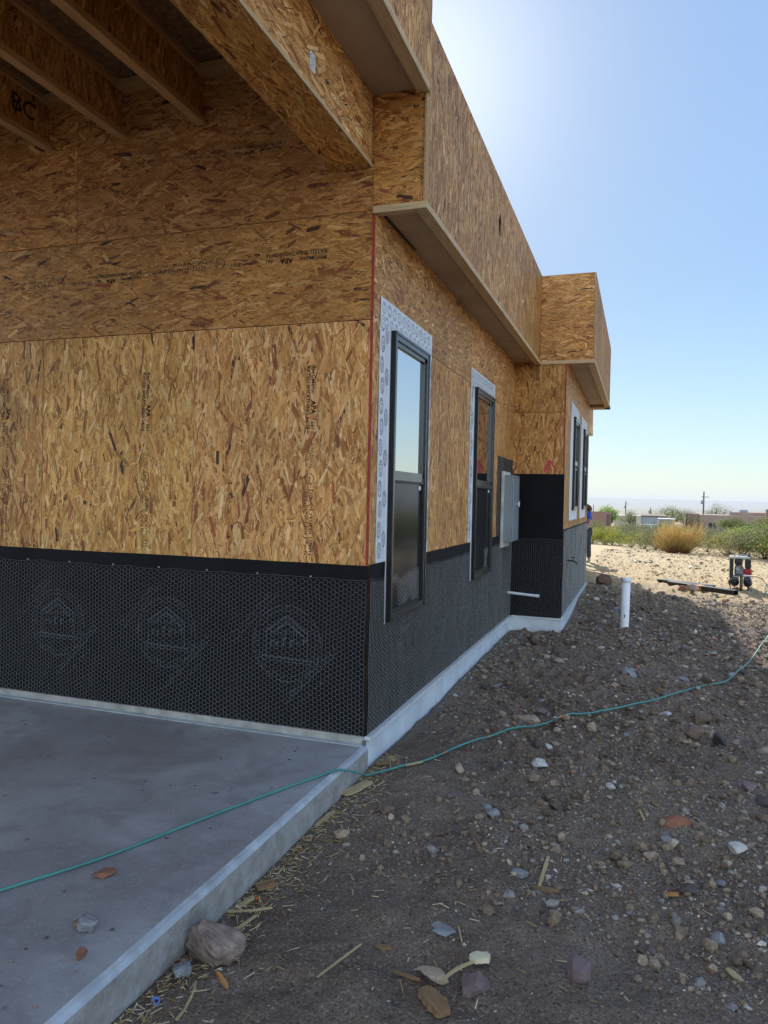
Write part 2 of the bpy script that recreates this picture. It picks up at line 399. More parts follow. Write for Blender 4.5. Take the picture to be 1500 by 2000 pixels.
_tc = {}
def text_mesh(body, size):
    key = (body, size)
    if key in _tc: return _tc[key]
    c = bpy.data.curves.new("t", 'FONT'); c.body = body; c.size = size; c.resolution_u = 2; c.offset = size * 0.012
    o = bpy.data.objects.new("t", c); scene.collection.objects.link(o)
    bpy.context.view_layer.update()
    me = o.evaluated_get(bpy.context.evaluated_depsgraph_get()).to_mesh()
    r = ([tuple(q.co) for q in me.vertices], [tuple(p.vertices) for p in me.polygons])
    bpy.data.objects.remove(o); bpy.data.curves.remove(c)
    _tc[key] = r
    return r
def put_text(mb, body, size, o, u, v, mi=0, sx=1.0):
    vs_, fs = text_mesh(body, size)
    O, U, V_ = Vector(o), Vector(u), Vector(v)
    mb.add([O + U * q[0] * sx + V_ * q[1] for q in vs_], fs, mi)
def scribble(mb, o, u, v, L, H, g, mi=0, rows=1):
    """a line of print too worn to read: short irregular strokes"""
    O, U, V_ = Vector(o), Vector(u), Vector(v)
    for r_ in range(rows):
        x = 0
        while x < L:
            w_ = g.uniform(0.15, 0.55) * H
            if g.random() < 0.85:
                y0 = r_ * H * 1.35 + (0 if g.random() < .7 else H * .4); y1 = r_ * H * 1.35 + H * g.uniform(0.5, 1.0)
                t_ = H * 0.2
                for (a, b, c_, d_) in ((x, x + t_, y0, y1), (x + t_, x + w_, y1 - t_, y1)):
                    mb.add([O + U * a + V_ * c_, O + U * b + V_ * c_, O + U * b + V_ * d_, O + U * a + V_ * d_], [(0, 1, 2, 3)], mi)
            x += w_ + H * g.uniform(0.12, 0.45)
def ring2d(mb, c, u, v, r, t_, mi=0, n=40, ry=None, dash=None):
    C_, U, V_ = Vector(c), Vector(u), Vector(v); ry = ry or r
    for k in range(n):
        if dash and k % dash == dash - 1: continue
        a, b = 2 * math.pi * k / n, 2 * math.pi * (k + 1) / n
        q = [C_ + U * math.cos(x_) * (r + s_) + V_ * math.sin(x_) * (ry + s_) for x_, s_ in ((a, 0), (a, t_), (b, t_), (b, 0))]
        mb.add(q, [(0, 1, 2, 3)], mi)
def strip2d(mb, a, b, t_, n, mi=0):
    a, b, n = Vector(a), Vector(b), Vector(n); s_ = (b - a).cross(n).normalized() * t_ / 2
    mb.add([a - s_, b - s_, b + s_, a + s_], [(0, 1, 2, 3)], mi)

# ================================================================== THE HOUSE
X_, Y_, Z_ = (1, 0, 0), (0, 1, 0), (0, 0, 1)
house = empty("unfinished_house", (0, 0, 0), "unfinished flat-roofed house sheathed in strand board with black paper and wire mesh at its foot", "house")
# solid unseen blocks added to keep the light out (all behind the sheathing)
b = MB()
b.box(-9, -0.03, 0.03, 5.0, -0.3, 3.9); b.box(-9, 0.58, 5.06, 9.17, -0.3, 3.9); b.box(-9, -0.03, 9.17, 15.0, -0.3, 3.9)
b.box(-0.4, 0.27, 0.06, 2.10, 3.13, 4.10); b.box(-0.4, 0.27, 2.42, 5.0, 3.13, 4.10); b.box(-0.4, 0.0, 2.1, 2.42, 3.13, 4.10); b.box(-0.4, 0.90, 5.06, 9.58, 3.13, 4.10); b.box(-0.4, 0.27, 9.6, 15.0, 3.13, 4.10)
b.build("light_block_core", M_DARK, house)
b = MB()
b.box(-6.2, -0.31, -5.5, 0.02, 4.07, 4.35); b.box(-0.31, 0.285, -5.5, 0.02, 3.80, 4.65); b.box(-6.2, -6.0, -5.5, -5.3, -0.045, 4.07)
b.build("patio_roof_deck", mat("roof_deck_board", (0.20, 0.11, 0.045), 0.8, var=0.4, scale=30), house)

# wall A (faces the patio)
osb("wall_sheathing", house, (-1.205, 0, 0.0), X_, Z_, 1.189, 2.442, 'v', 6500, 1, M_OSBL, size=1.28)
osb("wall_sheathing", house, (-2.418, 0, 0.0), X_, Z_, 1.211, 2.442, 'v', 6500, 2, M_OSBL, size=1.28)
osb("wall_sheathing", house, (-3.636, 0, 0.0), X_, Z_, 1.215, 2.442, 'v', 6000, 3, M_OSBL, size=1.28)
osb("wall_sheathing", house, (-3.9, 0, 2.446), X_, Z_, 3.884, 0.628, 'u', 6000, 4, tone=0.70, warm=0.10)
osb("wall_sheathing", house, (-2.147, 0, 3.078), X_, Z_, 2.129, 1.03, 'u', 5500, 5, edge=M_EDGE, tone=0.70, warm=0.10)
osb("wall_sheathing", house, (-0.016, 0, 3.094), X_, Z_, 0.303, 0.66, 'u', 5500, 55, edge=M_RED, tone=0.85, warm=0.06)
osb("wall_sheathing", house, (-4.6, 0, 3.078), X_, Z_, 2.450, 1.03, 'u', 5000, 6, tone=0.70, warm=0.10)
# wall B
for i, (y0, y1) in enumerate(((0.0, 1.22), (1.223, 2.44), (2.443, 3.66), (3.663, 5.03))):
    osb("wall_sheathing", house, (0, y0, 0.0), Y_, Z_, y1 - y0, 2.468, 'v', 3600, 10 + i, M_OSBW, tone=1.06)
osb("wall_sheathing", house, (0, 0.0, 2.472), Y_, Z_, 2.555, 0.62, 'u', 3600, 15, M_OSBW, tone=1.0)
osb("wall_sheathing", house, (0, 2.558, 2.472), Y_, Z_, 2.472, 0.62, 'u', 3200, 16, M_OSBW, tone=1.0)
# wall C
osb("wall_sheathing", house, (0.0, 5.03, 0.0), X_, Z_, 0.607, 2.478, 'v', 4000, 20, tone=0.9)
osb("wall_sheathing", house, (0.0, 5.03, 2.482), X_, Z_, 0.607, 0.605, 'v', 4000, 21, tone=0.85)
# wall D
for i, (y0, y1) in enumerate(((5.03, 6.25), (6.253, 7.47), (7.473, 9.2))):
    osb("wall_sheathing", house, (0.62, y0, 0.0), Y_, Z_, y1 - y0, 2.478, 'v', 2400, 25 + i, M_OSBW, tone=1.06)
osb("wall_sheathing", house, (0.62, 5.03, 2.482), Y_, Z_, 4.17, 0.61, 'u', 2400, 29, M_OSBW)
osb("wall_sheathing", house, (0.0, 9.2, 0.0), Y_, Z_, 5.8, 3.1, 'v', 800, 30, M_OSBW)
# parapets
osb("parapet_sheathing", house, (0.30, 0.045, 3.095), Y_, Z_, 0.895, 1.03, 'v', 3600, 40, M_OSBW, edge=M_EDGE)
osb("parapet_sheathing", house, (0.30, 0.943, 3.095), Y_, Z_, 2.75, 1.03, 'v', 3400, 41, M_OSBW, edge=M_EDGE, holes=((1.255, 1.385, 0.575, 0.755),))
osb("parapet_sheathing", house, (0.30, 3.696, 3.095), Y_, Z_, 1.33, 1.03, 'v', 3000, 42, M_OSBW, edge=M_EDGE)
osb("parapet_sheathing", house, (0.303, -4.5, 3.745), Y_, Z_, 4.54, 1.05, 'v', 3000, 43, M_OSBW, edge=M_RED)
osb("parapet_sheathing", house, (0.30, 5.03, 3.098), X_, Z_, 0.617, 1.025, 'u', 4200, 44, tone=0.9)
osb("parapet_sheathing", house, (0.93, 5.03, 3.098), Y_, Z_, 2.6, 1.025, 'v', 2400, 45, M_OSBW, edge=M_EDGE)
osb("parapet_sheathing", house, (0.93, 7.633, 3.098), Y_, Z_, 1.97, 1.025, 'v', 2400, 46, M_OSBW, edge=M_EDGE)
osb("parapet_sheathing", house, (0.32, 9.65, 3.2), Y_, Z_, 5.35, 0.9, 'v', 800, 47, M_OSBW, edge=M_EDGE)
osb("parapet_sheathing", house, (0.0, 9.62, 3.2), X_, Z_, 0.31, 0.9, 'v', 800, 48, M_OSBW, edge=M_EDGE)
# beam over the patio side
beam = MB(); beam.box(-0.270, -0.045, -5.4, -0.002, 3.335, 3.79); beam = beam.build("patio_beam", M_DARK, house)
osb("beam_side", beam, (-0.03, -4.4, 3.337), Y_, Z_, 4.395, 0.40, 'u', 4500, 60, M_OSBW, edge=M_EDGE)
osb("beam_underside", beam, (-0.03, -4.4, 3.324), (-1, 0, 0), (0, 1, 0), 0.252, 4.395, 'v', 5500, 61, edge=M_EDGE, tone=0.92)  # faces down
osb("beam_side", beam, (-0.284, -0.003, 3.326), (0, -1, 0), (0, 0, 1), 4.39, 0.45, 'u', 2500, 62, edge=M_EDGE, tone=0.85)
b = MB(); b.box(-0.0285, -0.0225, -4.4, -0.002, 3.322, 3.336); b.box(-0.0285, -0.0255, -4.4, -0.002, 3.3395, 3.346)
b.build("beam_edge_strip", M_LUMBER, beam)
b = MB(); O_ = (-0.0275, -0.865, 3.425)
b.add([(-0.0278, -0.86, 3.425), (-0.0278, -0.80, 3.425), (-0.0278, -0.80, 3.51), (-0.0278, -0.86, 3.51)], [(0, 1, 2, 3)], 0)
g_ = np.random.default_rng(3)
for k in range(4):
    scribble(b, (-0.0268, -0.852, 3.437 + k * 0.018), Y_, Z_, 0.042, 0.010, g_, 1)
b.build("paper_label", [M_TAPE, M_STAMP], beam)
# soffits and trim
b = MB(); b.box(0.001, 0.262, 0.004, 5.026, 3.086, 3.10)
b.build("soffit", M_SOFFIT, house); b = MB(); b.box(-0.028, 0.258, -4.5, -0.003, 3.735, 3.755)
b = b.build("soffit", M_SOFFIT, house)
M_PUTTY = mat("joint_putty", (0.48, 0.38, 0.28), 0.8)
for yy in (1.22, 2.44, 3.66):
    b = MB(); b.box(0.004, 0.24, yy, yy + 0.012, 3.0845, 3.0858); b.build("soffit_joint_tape", M_PUTTY, house)
b = MB(); b.box(0.004, 0.024, 0.13, 0.76, 3.0835, 3.0855); b.build("soffit_gap", M_BLK, house)
b = MB(); b.box(0.625, 0.888, 5.034, 9.15, 3.086, 3.10); b.build("soffit", M_SOFFIT, house)
b = MB(); b.bbox(0.240, 0.312, 0.0, 5.026, 3.052, 3.091, 0.003); b.build("eave_trim_board", M_LUMBER, house)
b = MB(); b.bbox(-0.012, 0.312, -0.016, -0.003, 3.052, 3.092, 0.002); b.bbox(0.0, 0.238, -0.002, 0.05, 3.055, 3.084, 0.002); b.build("eave_trim_board", M_LUMBERX, house)
b = MB(); b.bbox(0.243, 0.318, -4.5, -0.02, 3.698, 3.742, 0.003); b.build("eave_trim_board", M_LUMBER, house)
b = MB(); b.bbox(0.289, 0.302, -0.014, 0.043, 3.094, 3.70, 0.002); b.build("corner_trim_board", M_EDGE, house)
b = MB(); b.bbox(0.86, 0.945, 5.05, 9.55, 3.05, 3.095, 0.003); b.build("eave_trim_board", M_LUMBER, house)
b = MB(); b.bbox(0.315, 0.945, 5.014, 5.029, 3.055, 3.096, 0.002); b.build("eave_trim_board", M_LUMBERX, house)
b = MB(); b.bbox(0.57, 0.945, 9.3, 9.62, 3.05, 3.097, 0.003); b.build('eave_trim_board', M_LUMBERX, house); b = MB(); b.bbox(0.0, 0.33, 9.4, 15, 3.05, 3.2, 0.003); b.build("eave_trim_board", M_LUMBERX, house)
b = MB(); b.box(0.25, 0.30, -0.012, -0.001, 3.09, 3.092); b.build("corner_bead", M_RED, house)
b = MB(); b.box(0.609, 0.619, 5.022, 5.029, 1.74, 3.05); b.build("corner_paint_line", M_RED, house)
b = MB(); b.box(-0.0155, 0.0005, -0.0045, -0.0005, 1.0, 3.05); b.build("corner_paint_line", M_RED, house)
b = MB(); b.box(0.2995, 0.3035, 5.024, 5.0285, 3.1, 4.11); b.build('corner_paint_line', M_RED, house); b = MB(); b.box(0.0, 0.31, 5.024, 5.0285, 3.083, 3.088); b.build("corner_paint_line", M_RED, house)
# roof joists: bottom flange, web, top flange
for k, jx in enumerate((-0.575, -1.18, -1.785, -2.39, -2.995, -3.6, -4.2, -4.8)):
    J = bpy.data.objects.new("roof_joist", None); scene.collection.objects.link(J); J.parent = house; J.location = (jx, 0, 0)
    b = MB(); b.bbox(-0.032, 0.032, -5.4, -0.003, 3.732, 3.772, 0.002); b.build("flange", M_JOIST, J)
    b = MB(); b.bbox(-0.032, 0.032, -5.4, -0.003, 4.030, 4.068, 0.002); b.build("flange", M_JOIST, J)
    if k in (1, 2, 3, 4):
        osb("web", J, (0.005, -3.2, 3.773), Y_, Z_, 3.19, 0.256, 'v', 4000, 70 + k, edge=M_EDGE, tone=0.72, warm=0.08)
    else:
        b = MB(); b.box(-0.005, 0.005, -5.4, -0.004, 3.773, 4.029); b.build("web", M_EDGE, J)
    if k == 3:
        b = MB(); put_text(b, "BC", 0.16, (0.0075, -0.34, 3.86), Y_, Z_)
        scribble(b, (0.0075, -0.72, 3.97), Y_, Z_, 0.24, 0.025, g_, 0)
        b.build("web_print", M_STAMP, J)
# inside layer of the box at the roof: shelf blocking between joists
b = MB(); b.box(-4.8, -0.30, -0.10, -0.004, 4.02, 4.06); b.build("blocking", M_JOIST, house)

# stamps on the sheets
def stamp(o, u, v, s=1.0, parent=house, long=True, seed=0):
    g = np.random.default_rng(seed); b = MB(); O, U, V_ = Vector(o), Vector(u), Vector(v)
    put_text(b, "RoyOMartin", 0.036 * s, O, u, v)
    put_text(b, "APA", 0.046 * s, O + U * 0.225 * s, u, v); put_text(b, "APA", 0.046 * s, O + U * 0.2262 * s + V_ * 0.001, u, v)
    put_text(b, "661", 0.036 * s, O + U * 0.36 * s, u, v)
    put_text(b, "RATED SHEATHING 24/16", 0.036 * s, O - V_ * 0.036 * s, u, v)
    scribble(b, O + U * 0.50 * s, u, v, 0.16 * s, 0.022 * s, g)
    ring2d(b, O + U * 0.73 * s - V_ * 0.004 * s, u, v, 0.030 * s, 0.004 * s, n=28)
    put_text(b, "APA", 0.022 * s, O + U * 0.712 * s - V_ * 0.011 * s, u, v)
    if long:
        scribble(b, O + U * 0.80 * s, u, v, 0.42 * s, 0.026 * s, g); scribble(b, O + U * 0.80 * s - V_ * 0.034 * s, u, v, 0.42 * s, 0.024 * s, g)
    return b.build("grade_stamp", M_STAMP, parent)
EPS = -0.0026
stamp((-0.30, EPS, 2.845), (-1, 0, 0), (0, 0, -1), 1.0, seed=1)
stamp((-1.62, EPS, 2.82), (-1, 0, 0), (0, 0, -1), 0.9, seed=2)
stamp((-0.62, EPS, 3.53), (-1, 0, 0), (0, 0, -1), 0.8, long=False, seed=3)
stamp((-1.565, EPS, 2.19), (0, 0, -1), (1, 0, 0), 0.93, seed=4)
stamp((-0.385, EPS, 2.19), (0, 0, -1), (1, 0, 0), 0.93, seed=5)
stamp((-2.745, EPS, 2.19), (0, 0, -1), (1, 0, 0), 0.93, seed=6)
stamp((0.28, 5.0275, 3.05), (0, 0, -1), (1, 0, 0), 0.62, long=False, seed=7)
# marker arrow on wall C
b = MB(); n_ = (0, -1, 0)
strip2d(b, (0.447, 5.0262, 1.905), (0.385, 5.0262, 1.762), 0.020, n_); strip2d(b, (0.443, 5.0260, 1.905), (0.515, 5.0260, 1.795), 0.018, n_)
strip2d(b, (0.450, 5.0258, 1.895), (0.432, 5.0258, 1.735), 0.015, n_); strip2d(b, (0.44, 5.0256, 1.88), (0.40, 5.0256, 1.775), 0.012, n_)
b.build("marker_arrow", M_PINK, house)

# building paper
def paper(o, u, v, W, H, seed, off=0.003, label=None, m_=None):
    nu, nv = max(4, int(W / 0.04)), max(4, int(H / 0.04))
    uu, vv = np.meshgrid(np.linspace(0, W, nu), np.linspace(0, H, nv)); O, U, V_ = map(lambda q: np.array(q, float), (o, u, v)); N = np.cross(U, V_)
    wr = 2.2 if seed == 2 else 1.0
    dz = off + wr * 0.0035 * (fbm(uu + seed, vv, 0.45, 3, seed) + 0.5) + 0.002 * np.abs(fbm(uu * 0.6 + seed + vv * 0.5, vv * 0.3, 0.1, 2, seed + 4))
    ed = 0.004 * fbm(uu, vv * 0 + seed, 0.3, 2, seed + 9) * (vv / H) ** 8
    P = O + uu[..., None] * U + (vv + ed)[..., None] * V_ + dz[..., None] * N
    idx = np.arange(nu * nv).reshape(nv, nu)
    F = np.stack([idx[:-1, :-1], idx[:-1, 1:], idx[1:, 1:], idx[1:, :-1]], -1).reshape(-1, 4)
    ob = np_mesh("building_paper", P.reshape(-1, 3), [F], m_ or M_PAPER, house, smooth=True)
    if label: ob["label"] = label
    return ob
paper((-4.5, 0, 0.0), X_, Z_, 4.504, 1.006, 1)
paper((0.0, -0.004, 0.0), Y_, Z_, 5.03, 1.01, 2)
paper((0.004, 5.03, 0.0), X_, Z_, 0.622, 1.735, 3)
paper((0.62, 5.026, 0.0), Y_, Z_, 4.18, 1.072, 4)
M_PATCH = mat("weathered_paper", (0.045, 0.043, 0.042), 0.65, var=0.35, scale=5, bump=0.003, bscale=9)
paper((0.0, 4.02, 1.0), Y_, Z_, 0.985, 0.895, 6, 0.003, "loose grey paper patch behind the meter box", M_PATCH)

# printed emblem on the paper behind the mesh
def emblem(o, u, v, s):
    b = MB(); O, U, V_ = Vector(o), Vector(u), Vector(v); P = lambda a, c: O + U * a * s + V_ * c * s
    n = U.cross(V_)
    ring2d(b, O, u, v, 0.20 * s, 0.006 * s, n=64, ry=0.205 * s, dash=9); ring2d(b, O, u, v, 0.172 * s, 0.004 * s, n=64, ry=0.178 * s, dash=7)
    for a, c in (((-.13, .06), (.0, .15)), ((.0, .15), (.13, .06)), ((-.10, .045), (0, .118)), ((0, .118), (.10, .045))): strip2d(b, P(*a), P(*c), 0.011 * s, n)
    for a, c in (((-.125, .06), (-.125, -.075)), ((.125, .06), (.125, -.075))): strip2d(b, P(*a), P(*c), 0.006 * s, n)
    strip2d(b, P(-.15, -.075), P(.15, -.085), 0.010 * s, n); strip2d(b, P(-.15, -.095), P(.15, -.103), 0.005 * s, n)
    g = np.random.default_rng(5)
    scribble(b, P(-.10, -.02), U, V_, 0.20 * s, 0.055 * s, g); scribble(b, P(-.10, .045), U, V_, 0.17 * s, 0.03 * s, g)
    d = (U + V_ * 1.05).normalized(); e = n.cross(d)
    scribble(b, P(-.34, -.0), d, e, 0.36 * s, 0.026 * s, g); strip2d(b, P(-.33, -.02), P(-.06, .265), 0.005 * s, n)
    scribble(b, P(.02, -.30), d, e, 0.40 * s, 0.03 * s, g); strip2d(b, P(.0, -.33), P(.30, -.02), 0.006 * s, n)
    scribble(b, P(.10, -.32), d, e, 0.24 * s, 0.02 * s, g)
    for k in range(40):
        if k % 3 == 0: continue
        a = math.pi * 2 * k / 40
        q = O + U * math.cos(a) * 0.185 * s + V_ * math.sin(a) * 0.19 * s
        strip2d(b, q, q + (q - O).normalized() * 0.012 * s, 0.006 * s, n)
    return b.build("printed_emblem", M_PRINT, house)
for xx, s_ in ((-0.515, 1.0), (-1.38, 0.97), (-2.26, 0.97)):
    emblem((xx, -0.0105, 0.505), X_, Z_, s_ * 1.12)
for yy in (0.75, 1.62, 2.49, 3.36, 4.23): emblem((0.0135, yy, 0.52), Y_, Z_, 1.1)

# stucco netting: every strand of wire modelled
def netting(o, u, v, W, H, seed, name="wire_netting", rad=0.00052, Rh=0.0165):
    g = np.random.default_rng(seed)
    cw, ch = 1.5 * Rh, math.sqrt(3) * Rh
    nc, nr = int(W / cw) + 2, int(H / ch) + 2
    E = []
    ii, jj = np.meshgrid(np.arange(nc), np.arange(nr)); ii = ii.ravel(); jj = jj.ravel()
    cx = ii * cw; cy = jj * ch + (ii % 2) * ch / 2
    pts = [(cx + Rh * math.cos(math.radians(60 * k)), cy + Rh * math.sin(math.radians(60 * k))) for k in range(4)]
    A = []; B = []
    for k in range(3):
        A.append(np.stack(pts[k], 1)); B.append(np.stack(pts[k + 1], 1))
    A = np.concatenate(A); B = np.concatenate(B)
    def warp(P):
        x, y = P[:, 0], P[:, 1]
        return np.stack([x + 0.014 * fbm(x, y, 0.25, 2, seed) + 0.005 * fbm(x, y, .06, 2, seed + 1), y + 0.012 * fbm(x, y, 0.25, 2, seed + 5) - 0.010 * (y / H) * np.abs(np.sin(x * math.pi / 0.36)) ** 0.8 + 0.003 * fbm(x, y, .06, 2, seed + 3)], 1)
    ok = (np.minimum(A[:, 0], B[:, 0]) >= -0.002) & (np.maximum(A[:, 0], B[:, 0]) <= W + 0.002) & (np.minimum(A[:, 1], B[:, 1]) >= 0) & (np.maximum(A[:, 1], B[:, 1]) <= H)
    A, B = A[ok], B[ok]
    # selvage wire along the top
    xs = np.arange(0, W, 0.02); T = np.stack([xs, np.full_like(xs, H)], 1)
    A = np.concatenate([A, T[:-1]]); B = np.concatenate([B, T[1:]])
    A, B = warp(A), warp(B)
    O, U, V_ = map(lambda q: np.array(q, float), (o, u, v)); N = np.cross(U, V_)
    def lift(P):
        z = 0.013 + 0.006 * (fbm(P[:, 0], P[:, 1], 0.2, 2, seed + 8) + 0.5)
        return O + P[:, :1] * U + P[:, 1:] * V_ + z[:, None] * N
    a, b_ = lift(A), lift(B); d = b_ - a; d /= np.linalg.norm(d, axis=1)[:, None]
    s_ = np.cross(d, N); V8 = []
    for (p, q) in ((1, 0), (-.5, .87), (-.5, -.87)):
        V8.append(a + s_ * rad * q + N * rad * p); V8.append(b_ + s_ * rad * q + N * rad * p)
    V8 = np.stack(V8, 1); n = len(a); k = np.arange(n)[:, None] * 6
    F = np.concatenate([k + np.array([[0, 1, 3, 2]]), k + np.array([[2, 3, 5, 4]]), k + np.array([[4, 5, 1, 0]])])
    return np_mesh(name, V8.reshape(-1, 3), [F], M_WIRE, house)
netting((-4.2, 0, 0.0), X_, Z_, 4.21, 0.925, 1)
netting((0.0, -0.01, 0.0), Y_, Z_, 5.03, 0.925, 2)
netting((0.0, 5.03, 0.0), X_, Z_, 0.63, 0.95, 3)
netting((0.62, 5.02, 0.0), Y_, Z_, 4.16, 1.06, 4)
for k in range(9):
    b = MB(); xx = -0.36 - 0.36 * k; b.lathe([(0, 0.003), (0.0025, 0.0025), (0.0035, 0.001), (0.0015, -0.012)], (xx, -0.02, 0.926), 8, M=Matrix.Rotation(math.pi / 2, 4, 'X'))
    b.build("netting_nail", M_PVC, house)

# foundation, flashing lip
b = MB(); b.box(-0.2, 0.012, 0.0, 5.04, -0.6, -0.022); b.box(0.0, 0.632, 5.018, 5.2, -0.6, -0.022); b.box(0.3, 0.632, 5.2, 9.2, -0.6, -0.022); b.box(-0.3, 0.0, 9.2, 15, -0.6, 0.0)
b.build("foundation", M_FOUND, house)
b = MB(); b.box(-0.001, 0.034, 0.0, 5.004, -0.02, -0.001); b.box(0.028, 0.036, 0.004, 5.0, -0.030, -0.0195)
b.box(0.036, 0.655, 5.004, 5.028, -0.02, -0.001); b.box(0.622, 0.656, 5.03, 9.2, -0.02, 0.012)
b.build("base_flashing", M_FLASH, house)
b = MB(); b.box(-9, -0.004, -0.018, 0.02, -0.06, -0.001); b.build("stem_wall", M_CONC, house)
b = MB(); b.box(-0.006, 0.0105, -0.030, -0.0005, -0.4, -0.024); b.build("expansion_joint", mat("grey_joint", (0.12, 0.115, 0.11), 0.9), house)

# windows -------------------------------------------------------------
def window(x, y0, y1, z0, z1, zr, ty0, ty1, tz0, tz1, seed, bottom_tape=False):
    g = np.random.default_rng(seed); p = 0.04; wdt = 0.045
    W = MB()  # outer frame
    for (a, b_, c, d) in ((y0, y0 + wdt, z0, z1), (y1 - wdt, y1, z0, z1), (y0 + wdt, y1 - wdt, z0, z0 + 0.04), (y0 + wdt, y1 - wdt, z1 - wdt, z1)):
        W.box(x - 0.03, x + p, a, b_, c, d)
    W.box(x + p - 0.004, x + p + 0.006, y0 - 0.003, y0 + 0.012, z0, z1); W.box(x + p - 0.004, x + p + 0.006, y1 - 0.012, y1 + 0.003, z0, z1)
    W.box(x + p - 0.004, x + p + 0.006, y0, y1, z1 - 0.012, z1 + 0.003)
    # nailing fin at the jamb
    root = W.build("window", M_FRAME, house)
    b = MB(); b.box(x + 0.004, x + p - 0.001, y0 - 0.008, y0 - 0.001, z0 - 0.01, z1 + 0.002); b.build("jamb_shade_plate", M_FRAMES, root)  # dark plate over the jamb, its shade put into the colour
    b = MB(); b.box(x + 0.003, x + 0.012, y0 - 0.022, y0 - 0.009, z0 - 0.02, z1); b.build("nailing_fin", M_PVC, root)
    b = MB(); s = 0.028   # sashes
    for (a, b_, c, d) in ((y0 + wdt, y0 + wdt + s, zr, z1 - wdt), (y1 - wdt - s, y1 - wdt, zr, z1 - wdt), (y0 + wdt, y1 - wdt, z1 - wdt - s, z1 - wdt), (y0 + wdt - 0.01, y1 - wdt + 0.01, zr - 0.03, zr + 0.03)):
        b.box(x - 0.01, x + p - 0.012, a, b_, c, d)
    b.build("upper_sash", M_FRAME, root)
    b = MB(); b.box(x + p - 0.02, x + p - 0.006, y0 + wdt + 0.01, y1 - wdt - 0.01, zr - 0.045, zr - 0.03)
    for (a, b_, c, d) in ((y0 + wdt, y0 + wdt + 0.02, z0 + 0.04, zr - 0.03), (y1 - wdt - 0.02, y1 - wdt, z0 + 0.04, zr - 0.03), (y0 + wdt, y1 - wdt, z0 + 0.04, z0 + 0.06)):
        b.box(x + 0.01, x + p - 0.014, a, b_, c, d)
    b.build("screen_frame", M_FRAMES, root)
    b = MB(); b.add([(x + 0.012, y0 + wdt, zr), (x + 0.012, y1 - wdt, zr), (x + 0.012, y1 - wdt, z1 - wdt), (x + 0.012, y0 + wdt, z1 - wdt)], [(0, 1, 2, 3)])
    b.box(x + 0.006, x + 0.0115, y0 + wdt, y1 - wdt, zr, z1 - wdt); b.build("upper_pane", M_GLASS, root)
    b = MB(); b.box(x + 0.006, x + 0.016, y0 + wdt, y1 - wdt, z0 + 0.04, zr - 0.03); b.build("insect_screen", M_SCREEN, root)
    b = MB(); b.bbox(x + 0.0165, x + 0.021, y1 - wdt - 0.09, y1 - wdt - 0.04, zr - 0.085, zr - 0.055, 0.001); b.build("sash_sticker", M_TAPE, root)
    # flashing tape with printing
    T = MB()
    def sheet(a, b_, c, d, off):
        nu, nv = max(2, int((b_ - a) / 0.03)), max(2, int((d - c) / 0.03))
        for i in range(nu + 1):
            for j_ in range(nv + 1):
                yy = a + (b_ - a) * i / nu; zz = c + (d - c) * j_ / nv
                T.v.append((x + off + 0.0015 * float(vnoise(yy * 9, zz * 9, seed)), yy + (0.002 * float(vnoise(zz * 12, 3, seed)) if i in (0, nu) else 0), zz))
        o = len(T.v) - (nu + 1) * (nv + 1)
        for i in range(nu):
            for j_ in range(nv):
                k = o + i * (nv + 1) + j_
                T.f.append([k, k + nv + 1, k + nv + 2, k + 1]); T.m.append(0); T.sm.append(True)
    sheet(ty0, y0 + 0.01, tz0, z1 + 0.03, 0.0035); sheet(y1 - 0.01, ty1, tz0, z1 + 0.03, 0.0035)
    sheet(ty0 - 0.002, ty1 + 0.004, z1 - 0.01, tz1, 0.0055)
    if bottom_tape: sheet(ty0 + 0.0, ty1, tz0, z0 + 0.01, 0.0055)
    # small badges: oval ring with print
    def badge(yc, zc, r, ry, mi, off):
        r *= 1.15; ring2d(T, (x + off, yc, zc), Y_, Z_, r, 0.0045, mi, n=18, ry=ry)
        scribble(T, (x + off, yc - r * 0.35, zc + ry * 0.75), (0, 0, -1), (0, 1, 0), ry * 1.5, r * 0.75, g, mi)
    if not bottom_tape:
        zz = z1 + 0.02; k = 0
        while zz > tz0 + 0.06:
            for yc in ((ty0 + 0.045, ) if k % 2 else (ty0 + 0.045, y0 - 0.055)):
                badge(yc + (0.012 if k % 2 else 0), zz - (0.06 if yc > ty0 + .06 else 0), 0.021, 0.045, 1, 0.0058)
            zz -= 0.125; k += 1
        zz = z1 - 0.1
        while zz > tz0 + 0.06:
            badge(ty1 - 0.03, zz, 0.018, 0.045, 1, 0.0058); zz -= 0.15
    for r_ in range(2):
        yc = ty0 + 0.06
        while yc < ty1 - 0.03:
            badge(yc + (r_ % 2) * 0.045, tz1 - 0.055 - 0.085 * r_, 0.026, 0.032, 2 if seed == 1 else 1, 0.0080); yc += 0.098
    T.build("flashing_tape", [M_TAPE, M_INK, M_INKL], root)
    return root
window(0.0, 0.300, 1.075, 0.640, 2.440, 1.550, 0.112, 1.245, 1.000, 2.610, 1)
window(0.0, 2.745, 3.575, 0.665, 2.455, 1.565, 2.600, 3.755, 1.000, 2.620, 2)
window(0.62, 6.02, 6.72, 1.300, 2.530, 1.93, 5.72, 6.95, 1.16, 2.70, 3, True)
window(0.62, 7.75, 8.40, 1.300, 2.530, 1.93, 7.45, 8.62, 1.16, 2.70, 4, True)

